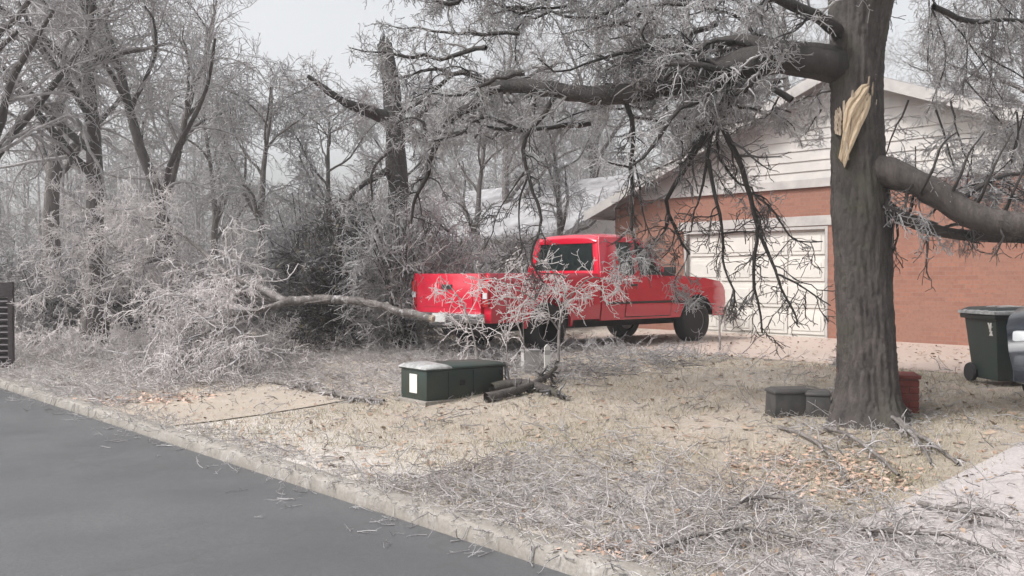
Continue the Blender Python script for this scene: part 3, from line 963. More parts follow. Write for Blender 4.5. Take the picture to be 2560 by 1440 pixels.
# ------------------------------------------------------------------ snapped tree left of the pickup
sY = 17.2
sb = at(1012, 790, sY); sb[2] = zs(sb[0], sb[1])
st_ = thing('snapped_tree', sb, 0, 'tree trunk snapped off high, dark stub against the sky left of the pickup', 'tree')
S0 = limb([(*sb[:2], sb[2] - .1), at(1010, 700, sY), at(1005, 600, sY), at(995, 450, sY), at(985, 300, sY), at(978, 200, sY), at(962, 112, sY)], .26, .135, 16, .01)
tubeobj('trunk', [(*S0, 14)], M['bark_dark'], st_, sb)
spk = MB()
for i in range(7):
    t = i * .9
    c = at(962, 112, sY) - sb
    p = Vector(c) + Vector((.09 * math.cos(t), .09 * math.sin(t), -.06))
    spk.prism([p + Vector((-.03, 0, 0)), p + Vector((.03, 0, 0)), p + Vector((.005 - .03 * math.cos(t), 0, .16 + .08 * (i % 3)))], (0, .03, 0))
spk.build('splintered_top', M['bark_dark'], st_)
Sl = [limb([at(972, 300, sY), at(930, 281, sY - .3), at(863, 260, sY - .6), at(828, 235, sY - .8), at(770, 190, sY - .9)], .13, .035, 12),
      limb([at(985, 330, sY), at(1040, 300, sY + .2), at(1100, 250, sY + .4)], .07, .02, 10),
      limb([at(990, 420, sY), at(940, 440, sY - .3), at(880, 480, sY - .6), at(840, 560, sY - .8)], .07, .02, 10),
      limb([at(997, 500, sY), at(1060, 520, sY - .3), at(1120, 580, sY - .5)], .06, .015, 10)]
for s in Sl: tubeobj('branch', [(*s, 8)], M['bark_dark'], st_, sb)
tubeobj('twigs', grow_on(Sl, 8, (.4, 1.2), 7, (.2, .6), 4, (.08, .25), .06, .005), M['twig'], st_, sb, kind='stuff')

# ------------------------------------------------------------------ the big fallen limb with its crown (left)
f0 = at(715, 755, 15.2); fbase = np.array((f0[0], f0[1], zs(f0[0], f0[1])))
fl = thing('fallen_limb', fbase, 0, 'big fallen limb with an icy tangled crown lying across the lawn by the kerb', 'fallen limb')
but = limb([at(1082, 797, 13.9), at(1000, 777, 14.2), at(920, 755, 14.6), at(820, 745, 14.9), at(715, 755, 15.2)], .054, .072, 26, .02)
tubeobj('stem', [(*but, 12)], M['bark_limb'], fl, fbase)
for ti, dz_, L_ in ((5, .9, .25), (9, .2, .4), (12, 1.0, .18), (16, -.1, .55), (20, .7, .35), (7, -.6, .3)):
    p_ = but[0][0, ti]; d_ = np.array((rng.normal(-.4, .3), rng.normal(-.3, .3), dz_)); d_ = d_ / np.linalg.norm(d_)
    tubeobj('stub', [(*limb([p_, p_ + d_ * L_ * .5 + rng.normal(0, .03, 3), p_ + d_ * L_], .02, .009, 8, .03), 7)], M['bark_limb'], fl, fbase)
e = MB(); e.lathe([(.001, -.004), (.052, -.003), (.055, .012), (.055, .05)], 'x', (0, 0, 0), 16)
eo = e.build('cut_end', M['wood_end'], fl, smooth=40)
dv = Vector(but[0][0, 1] - but[0][0, 0]); eo.location = Vector(but[0][0, 0] - fbase) - dv.normalized() * .01
eo.rotation_euler = dv.to_track_quat('X', 'Z').to_euler()
forks = [limb([at(*p) for p in q], r0, r1, 14, .012) for q, r0, r1 in (
    ([(715, 755, 15.2), (640, 715, 15.4), (570, 690, 15.6), (530, 650, 15.8), (480, 605, 16), (440, 580, 16.2)], .075, .02),
    ([(715, 755, 15.2), (650, 775, 15.0), (600, 785, 14.9), (520, 800, 14.8), (450, 825, 14.7)], .055, .018),
    ([(640, 715, 15.4), (600, 735, 15.2), (540, 742, 15), (470, 760, 14.8)], .035, .012),
    ([(700, 752, 15.3), (560, 720, 15.6), (420, 640, 16), (340, 660, 16), (270, 690, 16), (160, 745, 16)], .05, .016),
    ([(420, 640, 16), (330, 650, 16.2), (250, 600, 16.4), (215, 520, 16.6), (180, 500, 16.7)], .03, .012),
    ([(600, 785, 14.9), (560, 820, 14.6), (520, 832, 14.4), (455, 848, 14.3)], .03, .012),
    ([(520, 832, 14.4), (560, 880, 14.1), (590, 905, 14)], .018, .01),
    ([(480, 605, 16), (420, 560, 16.3), (360, 545, 16.5), (300, 560, 16.6)], .02, .01))]
for s in forks: tubeobj('branch', [(*s, 8)], M['bark_pale'], fl, fbase)
fan = [s for s in forks]
P0 = np.concatenate([s[0] for s in forks]); R0 = np.concatenate([s[1] for s in forks])
lift = lambda S, m=.03: (np.concatenate([S[0][..., :2], np.maximum(S[0][..., 2], zg(S[0][..., 0], S[0][..., 1]) + m)[..., None]], -1), S[1])
g1 = lift(clampr(spawn(P0, np.minimum(R0, .045), 13, (.7, 2.3), (25, 75), 9, .34, .10, .62, .25, (-.35, -.05, .02), .3), .010), .05)
g2 = lift(clampr(spawn(*g1, 6, (.35, 1.1), (30, 80), 6, .36, .10, .6, .2, None, .3), .0065))
# low tangle that covers the ground between the crown, the kerb and the pickup
gl = []
for q in range(46):
    px = rng.uniform(-60, 720) if q < 36 else rng.uniform(650, 1000)
    py = rng.uniform(np.interp(px, [-60, 200, 640, 1000], [840, 850, 850, 800]), np.interp(px, [-60, 60, 640, 1000], [890, 925, 935, 850]))
    Yt = 15.0
    for _ in range(30):
        xx = (px - 1280) / FPX * Yt; Yt = .5 * Yt + .5 * (H - zs(xx, Yt)) * FPX / (py - HOR)
    Yt = min(Yt, 19); c0 = np.array(((px - 1280) / FPX * Yt, Yt, 0)); c0[2] = zs(c0[0], c0[1]) + .05
    th_ = rng.uniform(0, 6.28); d0 = np.array((math.cos(th_), math.sin(th_) * .8, rng.uniform(.0, .45))) * rng.uniform(.5, 1.1)
    gl.append(limb([c0, c0 + d0 * .5 + np.array((0, 0, .12)), c0 + d0], .016, .006, 10, .07))
GP = lift((np.concatenate([q[0] for q in gl]), np.concatenate([q[1] for q in gl])))
h1 = lift(clampr(spawn(*GP, 9, (.25, .8), (30, 80), 6, .36, .06, .6, .1), .0062))
tw = []
for S_, kk in ((g2, 7), (h1, 7), (forks and (P0, np.minimum(R0, .014)), 16)):
    b_ = clampr(spawn(*S_, kk, (.12, .42), (25, 80), 4, .36, .10, .6, .1), .0048)
    c_ = clampr(spawn(*b_, 2, (.06, .2), (25, 80), 2, .38, .1, .75, .1), .004)
    tw += [(*b_, 3), (*c_, 3)]
tw += [(*g2, 4), (*h1, 4)]
# keep the twigs from hiding the bare limbs: drop those that sit in front of the forks
tubeobj('boughs', [(*g1, 6), (*GP, 5)], M['bark_iced'], fl, fbase, kind='stuff')
tubeobj('twigs', tw, M['twig_crown'], fl, fbase, kind='stuff', floor=True)

# ------------------------------------------------------------------ shrubs
def shrub(px, Y, wd, ht, n, label, mat='twig', seed=1, leafy=False, rmin=.006, k=(9, 6), group='icy shrubs along the back of the lawn'):
    global rng
    keep = rng; rng = np.random.default_rng(seed)
    x = (px - 1280) / FPX * Y
    c = np.array((x, Y, zs(x, Y)))
    t = thing('shrub', c, 0, label, 'shrub', group)
    P = []
    for q in range(n):
        aa = rng.uniform(0, 2 * math.pi); rad = math.sqrt(rng.random())
        tip = np.array((math.cos(aa) * rad * wd / 2, math.sin(aa) * rad * wd / 2, ht * (1 - .45 * rad ** 2) * rng.uniform(.75, 1.05)))
        P.append(resample([(math.cos(aa) * .12, math.sin(aa) * .12, -.03), tip * .45 + np.array((0, 0, ht * .12)), tip], 8))
    P = np.array(P); Rr = np.linspace(.018, .008, 8)[None] * np.ones((n, 1))
    a_ = clampr(spawn(P, Rr, k[0], (.25 * ht, .5 * ht), (25, 75), 5, .28, .05, .5, .1), rmin * 1.3)
    b_ = clampr(spawn(*a_, k[1], (.1 * ht, .28 * ht), (25, 75), 3, .3, .08, .65, .1), rmin)
    c_ = clampr(spawn(*b_, 2, (.05 * ht, .13 * ht), (25, 75), 2, .3, .08, .8, .1), rmin * .9)
    tubeobj('stems', [(P, Rr, 5)], M['bark_dark'], t, kind='stuff')
    tubeobj('twigs', [(*a_, 4), (*b_, 3), (*c_, 3)], M[mat], t, kind='stuff', floor=False)
    if leafy:
        pts = np.concatenate([b_[0].reshape(-1, 3), a_[0].reshape(-1, 3)])
        pts = pts[rng.random(len(pts)) < leafy]
        d1 = unit(rng.normal(size=pts.shape)); d2 = unit(np.cross(d1, rng.normal(size=pts.shape)))
        L = rng.uniform(.05, .10, (len(pts), 1)); W = L * .3
        vv = np.stack([pts - d2 * W, pts + d1 * L * .6 - d2 * W * 1.2, pts + d1 * L * 1.6, pts + d2 * W], 1).reshape(-1, 3)
        link('leaves', npmesh('leaves', vv, np.arange(len(vv)).reshape(-1, 4), False), M['leaf_green'], t)['kind'] = 'stuff'
    rng = keep
    return t


shrub(868, 17.0, 1.7, 2.7, 40, 'loose olive-brown shrub with dark stems and icy tips left of the snapped trunk', 'twig_dark', 31, .025, .006, (9, 6))
shrub(1010, 16.2, 1.9, 2.75, 40, 'tall pale icy tangle in front of the snapped trunk', 'twig_ice', 39, rmin=.005, k=(9, 6))
shrub(770, 18.4, 1.9, 3.0, 36, 'tall pale icy tangle between the fork of the fallen limb and the olive shrub', 'twig_ice', 40, rmin=.005, k=(9, 6))
shrub(700, 20, 2.6, 1.9, 40, 'grey icy shrub behind the fork of the fallen limb', 'twig', 32)
shrub(560, 22.5, 3.0, 1.7, 40, 'wide icy shrub behind the fallen limb, under the leaning tree', 'twig', 33)
shrub(330, 22, 3.4, 1.9, 44, 'icy shrub between the two dark left trunks', 'twig', 34)
shrub(110, 21, 3.0, 1.8, 44, 'icy shrub under the dark left trunk, behind the brown louvred screen', 'twig', 35)
shrub(1130, 19.5, 2.6, 2.2, 46, 'pale icy shrub behind the pickup bed', 'twig', 36)
shrub(1290, 21.5, 2.6, 2.3, 44, 'tall icy shrub behind the pickup, in front of the neighbour house', 'twig', 37)
shrub(1440, 23.5, 2.6, 2.4, 40, 'icy shrub behind the pickup cab', 'twig', 38)
for q, (px, Y) in enumerate(((480, 33), (760, 33), (960, 36), (230, 31), (20, 30))):
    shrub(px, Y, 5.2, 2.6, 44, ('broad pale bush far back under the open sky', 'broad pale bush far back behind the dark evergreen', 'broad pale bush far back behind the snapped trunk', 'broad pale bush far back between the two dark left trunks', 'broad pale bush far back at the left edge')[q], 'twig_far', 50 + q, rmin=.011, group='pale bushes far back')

# ------------------------------------------------------------------ vehicles
def wprof(z, k=1.0):
    return k * float(np.interp(z, [.36, .5, .72, .80, .815, .98, 1.0, 1.02, 1.16, 1.26], [.91, .955, .984, .986, .976, .984, .993, .978, .962, .93]))


def arch_bottom(x, axles, zc, ra, sill):
    z = sill
    for xa in axles:
        if abs(x - xa) < ra:
            z = max(z, zc + math.sqrt(ra * ra - (x - xa) ** 2))
    return z


def stations(x0, x1, axles, ra, n=30):
    s = list(np.linspace(x0, x1, n))
    for xa in axles:
        s += list(xa + ra * np.cos(np.linspace(0, math.pi, 17)))
        s += [xa - ra - 1e-3, xa + ra + 1e-3]
    return sorted(v for v in set(s) if x0 <= v <= x1)


def shell(x0, x1, axles, zc, ra, sill, top, width, crown=.03, nz=18, ny=7):
    rings = []
    for x in stations(x0, x1, axles, ra):
        zb, zt = arch_bottom(x, axles, zc, ra, sill), top(x)
        zz = np.linspace(zb, zt, nz)
        k = width(x)
        r = [(x, -wprof(q, k), q) for q in zz]
        wt = wprof(zt, k)
        for j in range(1, ny):
            y = -wt + 2 * wt * j / ny
            r.append((x, y, zt + crown * (1 - (y / wt) ** 2)))
        r += [(x, wprof(q, k), q) for q in zz[::-1]]
        rings.append(r)
    return rings


def skin(x0, x1, z0, z1, side, off, k=1.0, nx=8, nz=8, th=.02):
    """thin panel that follows the side of the body"""
    b = MB()
    o, i_ = [], []
    xs, zs_ = np.linspace(x0, x1, nx), np.linspace(z0, z1, nz)
    for x in xs:
        o.append([(x, side * (wprof(z, k) + off), z) for z in zs_])
    vs = [p for r in o for p in r] + [(p[0], p[1] - side * th, p[2]) for r in o for p in r]
    n = nx * nz
    fs = []
    for a_ in range(nx - 1):
        for c in range(nz - 1):
            q = (a_ * nz + c, (a_ + 1) * nz + c, (a_ + 1) * nz + c + 1, a_ * nz + c + 1)
            fs += [q, tuple(n + t for t in q[::-1])]
    ed = [a_ * nz for a_ in range(nx)] + [(nx - 1) * nz + c for c in range(1, nz)] + [a_ * nz + nz - 1 for a_ in range(nx - 2, -1, -1)] + [c for c in range(nz - 2, 0, -1)]
    for a_ in range(len(ed)):
        c = ed[(a_ + 1) % len(ed)]
        fs.append((ed[a_], c, n + c, n + ed[a_]))
    return b.add(vs, fs)


def wheel_meshes(r, wd, rim_r):
    t = MB()
    h = wd / 2
    t.lathe([(rim_r, -h * .8), (rim_r + .02, -h), (r - .05, -h * 1.02), (r - .015, -h * .85), (r, -h * .6), (r, h * .6), (r - .015, h * .85), (r - .05, h * 1.02), (rim_r + .02, h), (rim_r, h * .8), (rim_r - .01, 0), (rim_r, -h * .8)], 'y', n=36)
    tm = t.mesh('tyre', smooth=50)
    m = MB()
    m.lathe([(.001, -h * .62), (.055, -h * .66), (.07, -h * .5), (rim_r * .8, -h * .42), (rim_r - .02, -h * .78), (rim_r + .004, -h * .82), (rim_r + .004, h * .8), (.001, h * .8)], 'y', n=30)
    for k in range(6):
        a_ = k * math.pi / 3
        Mx = Matrix.Rotation(a_, 4, 'Y')
        m.box(.05, rim_r - .03, -h * .64, -h * .4, -.035, .035, Mx)
    return tm, m.mesh('rim', .004, 35)


def add_wheels(root, pos, r, wd, rim_r):
    tm, rmm = wheel_meshes(r, wd, rim_r)
    tm.materials.append(M['rubber']); rmm.materials.append(M['alloy'])
    for (x, s, y) in pos:
        wo = link('wheel', tm, None, root)
        wo.name = 'wheel'
        wo.location = (x, s * y, r)
        wo.rotation_euler = (0, 0, 0 if s < 0 else math.pi)
        link('rim', rmm, None, wo)


def pane_on(quad, th, name, mat, parent):
    q = [Vector(p) for p in quad]
    nrm = (q[1] - q[0]).cross(q[2] - q[0]).normalized()
    b = MB(); b.prism(q, nrm * th)
    return b.build(name, mat, parent)


# red pickup: local x forward (away from the street), origin on the ground under the rear axle
tc = uv(11.72, 10.33); 
tk = thing('pickup_truck', (tc.x, tc.y, .40), ROTV, 'bright red pickup truck parked on the driveway facing the white garage door', 'pickup truck')
WB, RA, ZC = 3.7, .47, .40
wid = lambda x: 1 - .07 * max(0, (x - 4.1) / .5) ** 2
topf = lambda x: float(np.interp(x, [1.17, 2.95, 3.1, 3.9, 4.4, 4.56, 4.62], [1.22, 1.22, 1.215, 1.17, 1.10, 1.02, .92]))
b = MB(); b.loft(shell(1.17, 4.62, [WB], ZC, RA, .47, topf, wid), caps=True)
body = b.build('body', M['red'], tk, smooth=38)
# bed
rings = []
for x in stations(-1.20, 1.13, [0], RA, 16):
    zb = arch_bottom(x, [0], ZC, RA, .50)
    zz = np.linspace(zb, 1.24, 18)
    r = [(x, -wprof(q), q) for q in zz]
    r += [(x, -.87, 1.245), (x, -.85, 1.2), (x, -.84, .72), (x, .84, .72), (x, .85, 1.2), (x, .87, 1.245)]
    r += [(x, wprof(q), q) for q in zz[::-1]]
    rings.append(r)
b = MB(); b.loft(rings)
bed = b.build('bed', M['red'], tk, smooth=38)
for s in (-1, 1):
    q = MB(); q.loft([[(x, s * (.985 + .035 * math.sin(math.pi * i / 24)) if False else s * (wprof(ZC + r_ * math.sin(math.pi * i / 24)) + o_), ZC + r_ * math.sin(math.pi * i / 24)) for (r_, o_, x) in
                      [(RA - .01, -.02, -(RA - .01) * math.cos(math.pi * i / 24)), (RA - .005, .022, -(RA - .005) * math.cos(math.pi * i / 24)), (RA + .05, .018, -(RA + .05) * math.cos(math.pi * i / 24)), (RA + .06, -.01, -(RA + .06) * math.cos(math.pi * i / 24))]] for i in range(25)])
    q.build('fender_flare', M['red'], bed, smooth=50)
b = MB(); b.box(-1.255, -1.205, -.80, .80, .60, 1.235); b.box(-1.267, -1.255, -.62, .62, .72, 1.12)
tg = b.build('tailgate', M['red'], tk, .012, 40)
b = MB(); b.box(-1.285, -1.266, -.13, .13, 1.0, 1.07); b.build('handle', M['black'], tg, .006)
for s in (-1, 1):
    b = MB(); b.box(-1.245, -1.195, s * .82 if s > 0 else -.955, .955 if s > 0 else -.82, .74, 1.12)
    tl = b.build('tail_light', M['lamp_red'], tk, .012, 40)
    c = MB(); c.box(-1.252, -1.244, s * .84 if s > 0 else -.935, .935 if s > 0 else -.84, .86, .95); c.build('reverse_lamp', M['lamp_clear'], tl)
b = MB(); b.box(-1.42, -1.26, -.92, .92, .50, .64); b.box(-1.40, -1.2, -.3, .3, .44, .50)
bp = b.build('rear_bumper', M['chrome'], tk, .02, 40)
b = MB(); b.box(-1.432, -1.42, -.155, .155, .50, .63); b.build('licence_plate', M['plate'], bp)
b = MB(); b.box(4.57, 4.74, -.90, .90, .46, .64); b.build('front_bumper', M['chrome'], tk, .03, 40)
b = MB(); b.box(4.60, 4.645, -.58, .58, .69, .95)
gr = b.build('grille', M['black'], tk, .01, 40)
for k in range(4):
    c = MB(); c.box(4.645, 4.655, -.57, .57, .725 + k * .062, .745 + k * .062); c.build('slat', M['chrome'], gr)
for s in (-1, 1):
    b = MB(); b.box(4.52, 4.642, .62 if s > 0 else -.88, .88 if s > 0 else -.62, .72, .93); b.build('headlight', M['lamp_clear'], tk, .02, 40)
b = MB(); b.box(-1.15, 4.4, -.62, .62, .42, .70); b.box(-.9, 4.3, -.5, .5, .34, .42); b.box(.5, 3.2, -.80, .80, .44, .60); b.box(3.0, 4.4, -.70, .70, .6, .95); b.box(-.6, .6, -.7, .7, .6, .71)
b.build('chassis', M['chassis'], tk)
b = MB(); b.lathe([(.03, 0), (.03, .5)], 'x', (-1.38, -.45, .40), 12); b.build('exhaust_pipe', M['chrome'], tk, smooth=40)
add_wheels(tk, [(0, -1, .83), (0, 1, .83), (WB, -1, .83), (WB, 1, .83)], .39, .27, .215)

# cab
ys = lambda z: float(np.interp(z, [1.2, 1.84, 1.9], [.905, .745, .70]))


def sidepoly(poly, s, th, off=0.0):
    b = MB()
    b.prism([(x, s * (ys(z) + off), z) for x, z in poly], (0, -s * th, -0.0))
    return b


cab = MB()
for s in (-1, 1):
    for poly in ([(1.22, 1.2), (1.72, 1.2), (1.72, 1.79), (1.33, 1.83)], [(2.09, 1.2), (2.21, 1.2), (2.19, 1.80), (2.10, 1.80)],
                 [(2.88, 1.2), (3.03, 1.2), (2.38, 1.83), (2.26, 1.82)], [(1.33, 1.775), (2.40, 1.775), (2.34, 1.86), (1.36, 1.86)]):
        q = sidepoly(poly, s, .06); cab.add(q.v, q.f)
# roof
rr_ = []
for x, zt, k in ((1.30, 1.815, .97), (1.36, 1.87, 1), (1.6, 1.90, 1), (2.0, 1.90, 1), (2.3, 1.87, 1), (2.40, 1.82, .97)):
    r = []
    for j in range(9):
        y = (-1 + j / 4) * .745 * k
        r.append((x, y, zt + .03 * (1 - (y / .745) ** 2) - .045 * (abs(j - 4) == 4)))
    r += [(x, .72 * k, zt - .07), (x, -.72 * k, zt - .07)]
    rr_.append(r)
cab.loft(rr_, closed=True)
# rear frame
for y0, y1 in ((-.90, -.72), (.72, .90)):
    t0, t1 = (-.74, -.60) if y0 < 0 else (.60, .74)
    cab.prism([(1.22, y0, 1.2), (1.22, y1, 1.2), (1.33, t1, 1.83), (1.33, t0, 1.83)], (.06, 0, 0))
cab.prism([(1.22, -.9, 1.2), (1.22, .9, 1.2), (1.24, .88, 1.30), (1.24, -.88, 1.30)], (.06, 0, 0))
cabo = cab.build('cab', M['red'], tk, .012, 40)
pane_on([(1.245, -.73, 1.29), (1.245, .73, 1.29), (1.335, .61, 1.80), (1.335, -.61, 1.80)], -.01, 'rear_window', M['glass_tint'], tk)
pane_on([(2.99, -.86, 1.22), (2.99, .86, 1.22), (2.38, .70, 1.82), (2.38, -.70, 1.82)], .01, 'windscreen', M['glass'], tk)
for s in (-1, 1):
    for poly in ([(1.70, 1.2), (2.11, 1.2), (2.11, 1.78), (1.70, 1.78)], [(2.19, 1.2), (2.92, 1.2), (2.33, 1.78), (2.19, 1.79)]):
        sidepoly(poly, s, .01, -.02).build('side_window', M['glass'], tk)
    d = skin(1.76, 2.93, .52, 1.215, s, .007, nz=18).build('door', M['red'], tk, smooth=40)
    skin(1.745, 2.945, .505, 1.217, s, .0025, nz=18).build('door_gap_shade', M['chassis'], d, smooth=40)  # black skin standing in for the shade in the gap round the door
    skin(1.24, 4.1 - .62, .735, .775, s, .012, nz=3).build('side_moulding', M['black'], body, smooth=40)
    b = MB(); b.box(1.84, 2.0, .995 if s > 0 else -1.03, 1.03 if s > 0 else -.995, 1.03, 1.065); b.build('handle', M['black'], d, .008)
    b = MB(); b.box(2.72, 2.80, .93 if s > 0 else -1.0, 1.0 if s > 0 else -.93, 1.24, 1.27)
    b.box(2.70, 2.80, 1.0 if s > 0 else -1.20, 1.20 if s > 0 else -1.0, 1.20, 1.36); b.build('mirror', M['black'], tk, .02, 40)
for y in (-.42, .42):
    b = MB(); b.box(1.75, 2.25, y - .24, y + .24, .9, 1.1); b.box(1.62, 1.76, y - .24, y + .24, 1.0, 1.48); b.box(1.64, 1.74, y - .13, y + .13, 1.48, 1.64)
    b.build('seat', M['seat'], tk, .03, 40)
b = MB(); b.box(2.62, 2.95, -.82, .82, 1.0, 1.235); b.build('dashboard', M['black'], tk, .03, 40)

# dark car at the right edge, nose towards the street
cc = uv(2.655, 12.45)
car = thing('parked_car', (cc.x, cc.y, zs(cc.x, cc.y)), ROTV + math.pi, 'dark navy car at the right edge, nose beside the green garbage bin', 'car')
cax = [0, 2.72]
ct = lambda x: float(np.interp(x, [-.95, -.85, -.4, .2, 2.2, 2.9, 3.35, 3.55, 3.62], [.72, .96, 1.0, .98, .98, .90, .80, .68, .52]))
cw = lambda x: .92 * (1 - .16 * max(0, (x - 2.9) / .72) ** 2.2 - .1 * max(0, (-x - .4) / .55) ** 2)
b = MB(); b.loft(shell(-.95, 3.62, cax, .32, .39, .26, ct, cw, .05)); b.build('body', M['navy'], car, smooth=45)
gh = []
for x, z, w_ in ((-.55, .97, .80), (-.25, 1.18, .70), (.15, 1.36, .62), (.6, 1.43, .59), (1.1, 1.43, .59), (1.5, 1.36, .62), (1.95, 1.14, .72), (2.3, .955, .80)):
    gh.append([(x, -.82, .94), (x, -w_ - (.82 - w_) * .3, .94 + (z - .94) * .6), (x, -w_, z - .02), (x, -w_ * .5, z + .02), (x, 0, z + .03), (x, w_ * .5, z + .02), (x, w_, z - .02), (x, w_ + (.82 - w_) * .3, .94 + (z - .94) * .6), (x, .82, .94)])
b = MB(); b.loft(gh); b.build('cabin_glass', M['glass_tint'], car, smooth=60)
rf_ = []
for x, z, w_ in ((.02, 1.34, .63), (.6, 1.445, .61), (1.1, 1.445, .61), (1.55, 1.37, .63)):
    rf_.append([(x, -w_, z - .025), (x, -w_ * .5, z + .02), (x, 0, z + .035), (x, w_ * .5, z + .02), (x, w_, z - .025), (x, w_ * .9, z - .04), (x, -w_ * .9, z - .04)])
b = MB(); b.loft(rf_, closed=True); b.build('roof', M['navy'], car, smooth=50)
b = MB(); b.box(3.40, 3.66, -.70, .70, .24, .50); b.build('front_bumper', M['navy'], car, .06, 50)
b = MB(); b.box(3.655, 3.675, -.45, .45, .30, .42); b.build('grille', M['black'], car, .01)
for s in (-1, 1):
    b = MB(); b.box(3.2, 3.56, .44 if s > 0 else -.74, .74 if s > 0 else -.44, .56, .70); b.build('headlight', M['lamp_clear'], car, .03, 50)
    d = skin(.55, 1.75, .34, .93, s, .006, .92).build('door', M['navy'], car, smooth=40)
    b = MB(); b.box(.65, .8, .90 if s > 0 else -.935, .935 if s > 0 else -.90, .80, .83); b.build('handle', M['black'], d, .006)
    b = MB(); b.box(1.62, 1.76, .80 if s > 0 else -1.0, 1.0 if s > 0 else -.80, .96, 1.08); b.build('mirror', M['navy'], car, .03, 50)
b = MB(); b.box(-.8, 3.4, -.55, .55, .22, .6); b.build('chassis', M['chassis'], car)
add_wheels(car, [(0, -1, .78), (0, 1, .78), (2.72, -1, .78), (2.72, 1, .78)], .32, .21, .205)

# ------------------------------------------------------------------ garbage bin at the right
bx_, by_ = 5.43, 10.55
gb = thing('garbage_bin', (bx_, by_, zs(bx_, by_) + .004), R(5), 'dark green wheeled garbage bin with frost on its lid beside the dark car', 'garbage bin')
hx, hy, hh = .31, .31, .765
b = MB()
b.loft([[(-hx * k, -hy * k, z), (hx * k, -hy * k, z), (hx * k, hy * k, z), (-hx * k, hy * k, z)] for k, z in ((.76, .05), (.78, .08), (1.0, hh), )], closed=True)
b.build('body', M['bin'], gb, .03, 40)
b = MB(); b.loft([[(-hx * k, -hy * k, z), (hx * k, -hy * k, z), (hx * k, hy * k, z), (-hx * k, hy * k, z)] for k, z in ((1.07, hh - .05), (1.09, hh - .01), (1.07, hh))], closed=True)
b.build('rim', M['bin_dark'], gb, .008, 40)
b = MB(); b.loft([[(-hx * k, -hy * k, z), (hx * k, -hy * k, z), (hx * k, hy * k, z), (-hx * k, hy * k, z)] for k, z in ((1.13, hh + .001), (1.13, hh + .03), (.9, hh + .075), (.4, hh + .09))], closed=True)
ld = b.build('lid', M['bin_dark'], gb, .01, 40)
b = MB()
nx = 9
g = []
for i in range(nx):
    g.append([((-1 + 2 * i / (nx - 1)) * hx * 1.12, (-1 + 2 * j / (nx - 1)) * hy * 1.12, hh + .036 + (.055 * (1 - max(abs(-1 + 2 * i / (nx - 1)), abs(-1 + 2 * j / (nx - 1))) ** 3)) + .006 * random.random()) for j in range(nx)])
b.loft(g, caps=False)
b.loft([[(-hx * k, -hy * k, z), (hx * k, -hy * k, z), (hx * k, hy * k, z), (-hx * k, hy * k, z)] for k, z in ((1.135, hh + .004), (1.14, hh + .02), (1.12, hh + .038))], closed=True, caps=False)
b.build('frost', M['frost'], ld, smooth=60)
for s in (-1, 1):
    b = MB(); b.lathe([(.001, -.025), (.10, -.025), (.11, 0), (.10, .025), (.001, .025)], 'x', (s * .27, hy * .72, .11), 20); b.build('wheel', M['rubber'], gb, smooth=40)
b = MB(); b.lathe([(.016, -.25), (.016, .25)], 'x', (0, hy + .07, hh - .02), 10); b.box(-.25, -.22, hy, hy + .07, hh - .035, hh - .005); b.box(.22, .25, hy, hy + .07, hh - .035, hh - .005); b.build('handle', M['bin_dark'], gb)
# faded white emblem and red patch on the front, white mark on the side (unreadable in the photograph)
kf = lambda z: .78 + (1 - .78) * (z - .08) / (hh - .08)
def fronty(z): return -hy * kf(z) - .004
b = MB()
for t0 in range(9):
    a0, a1 = math.pi * (t0 / 9), math.pi * ((t0 + 1) / 9)
    b.prism([(-.07 + .8 * r_ * math.cos(q), fronty(.56 + r_ * math.sin(q)), .56 + r_ * math.sin(q)) for r_, q in ((.06, a0), (.085, a0), (.085, a1), (.06, a1))], (0, -.003, 0))
for xx in (-.105, -.07, -.035):
    b.prism([(xx - .012, fronty(.50), .50), (xx + .012, fronty(.50), .50), (xx + .012, fronty(.58), .58), (xx - .012, fronty(.58), .58)], (0, -.003, 0))
b.build('emblem', M['label_white'], gb)
b = MB(); b.prism([(-.06, fronty(.25), .25), (.14, fronty(.25), .25), (.14, fronty(.40), .40), (-.05, fronty(.40), .40)], (0, -.003, 0)); b.build('red_label', M['label_red'], gb)
b = MB()
sx_ = lambda z: -hx * kf(z) - .004
for (y0, z0, y1, z1) in ((-.19, .58, -.22, .68), (-.17, .62, -.24, .64), (-.18, .54, -.22, .59), (-.22, .54, -.17, .68)):
    b.prism([(sx_(z0), y0 - .014, z0), (sx_(z0), y0 + .014, z0), (sx_(z1), y1 + .014, z1), (sx_(z1), y1 - .014, z1)], (-.003, 0, 0))
b.build('side_mark', M['label_white'], gb)

# ------------------------------------------------------------------ small things on the lawn
def ground_at(px, py):
    """point of the yard seen at a pixel"""
    Y = 10.0
    for _ in range(60):
        x = (px - 1280) / FPX * Y
        Y = .5 * Y + .5 * (H - zs(x, Y)) * FPX / (py - HOR)
    return x, Y, zs(x, Y)


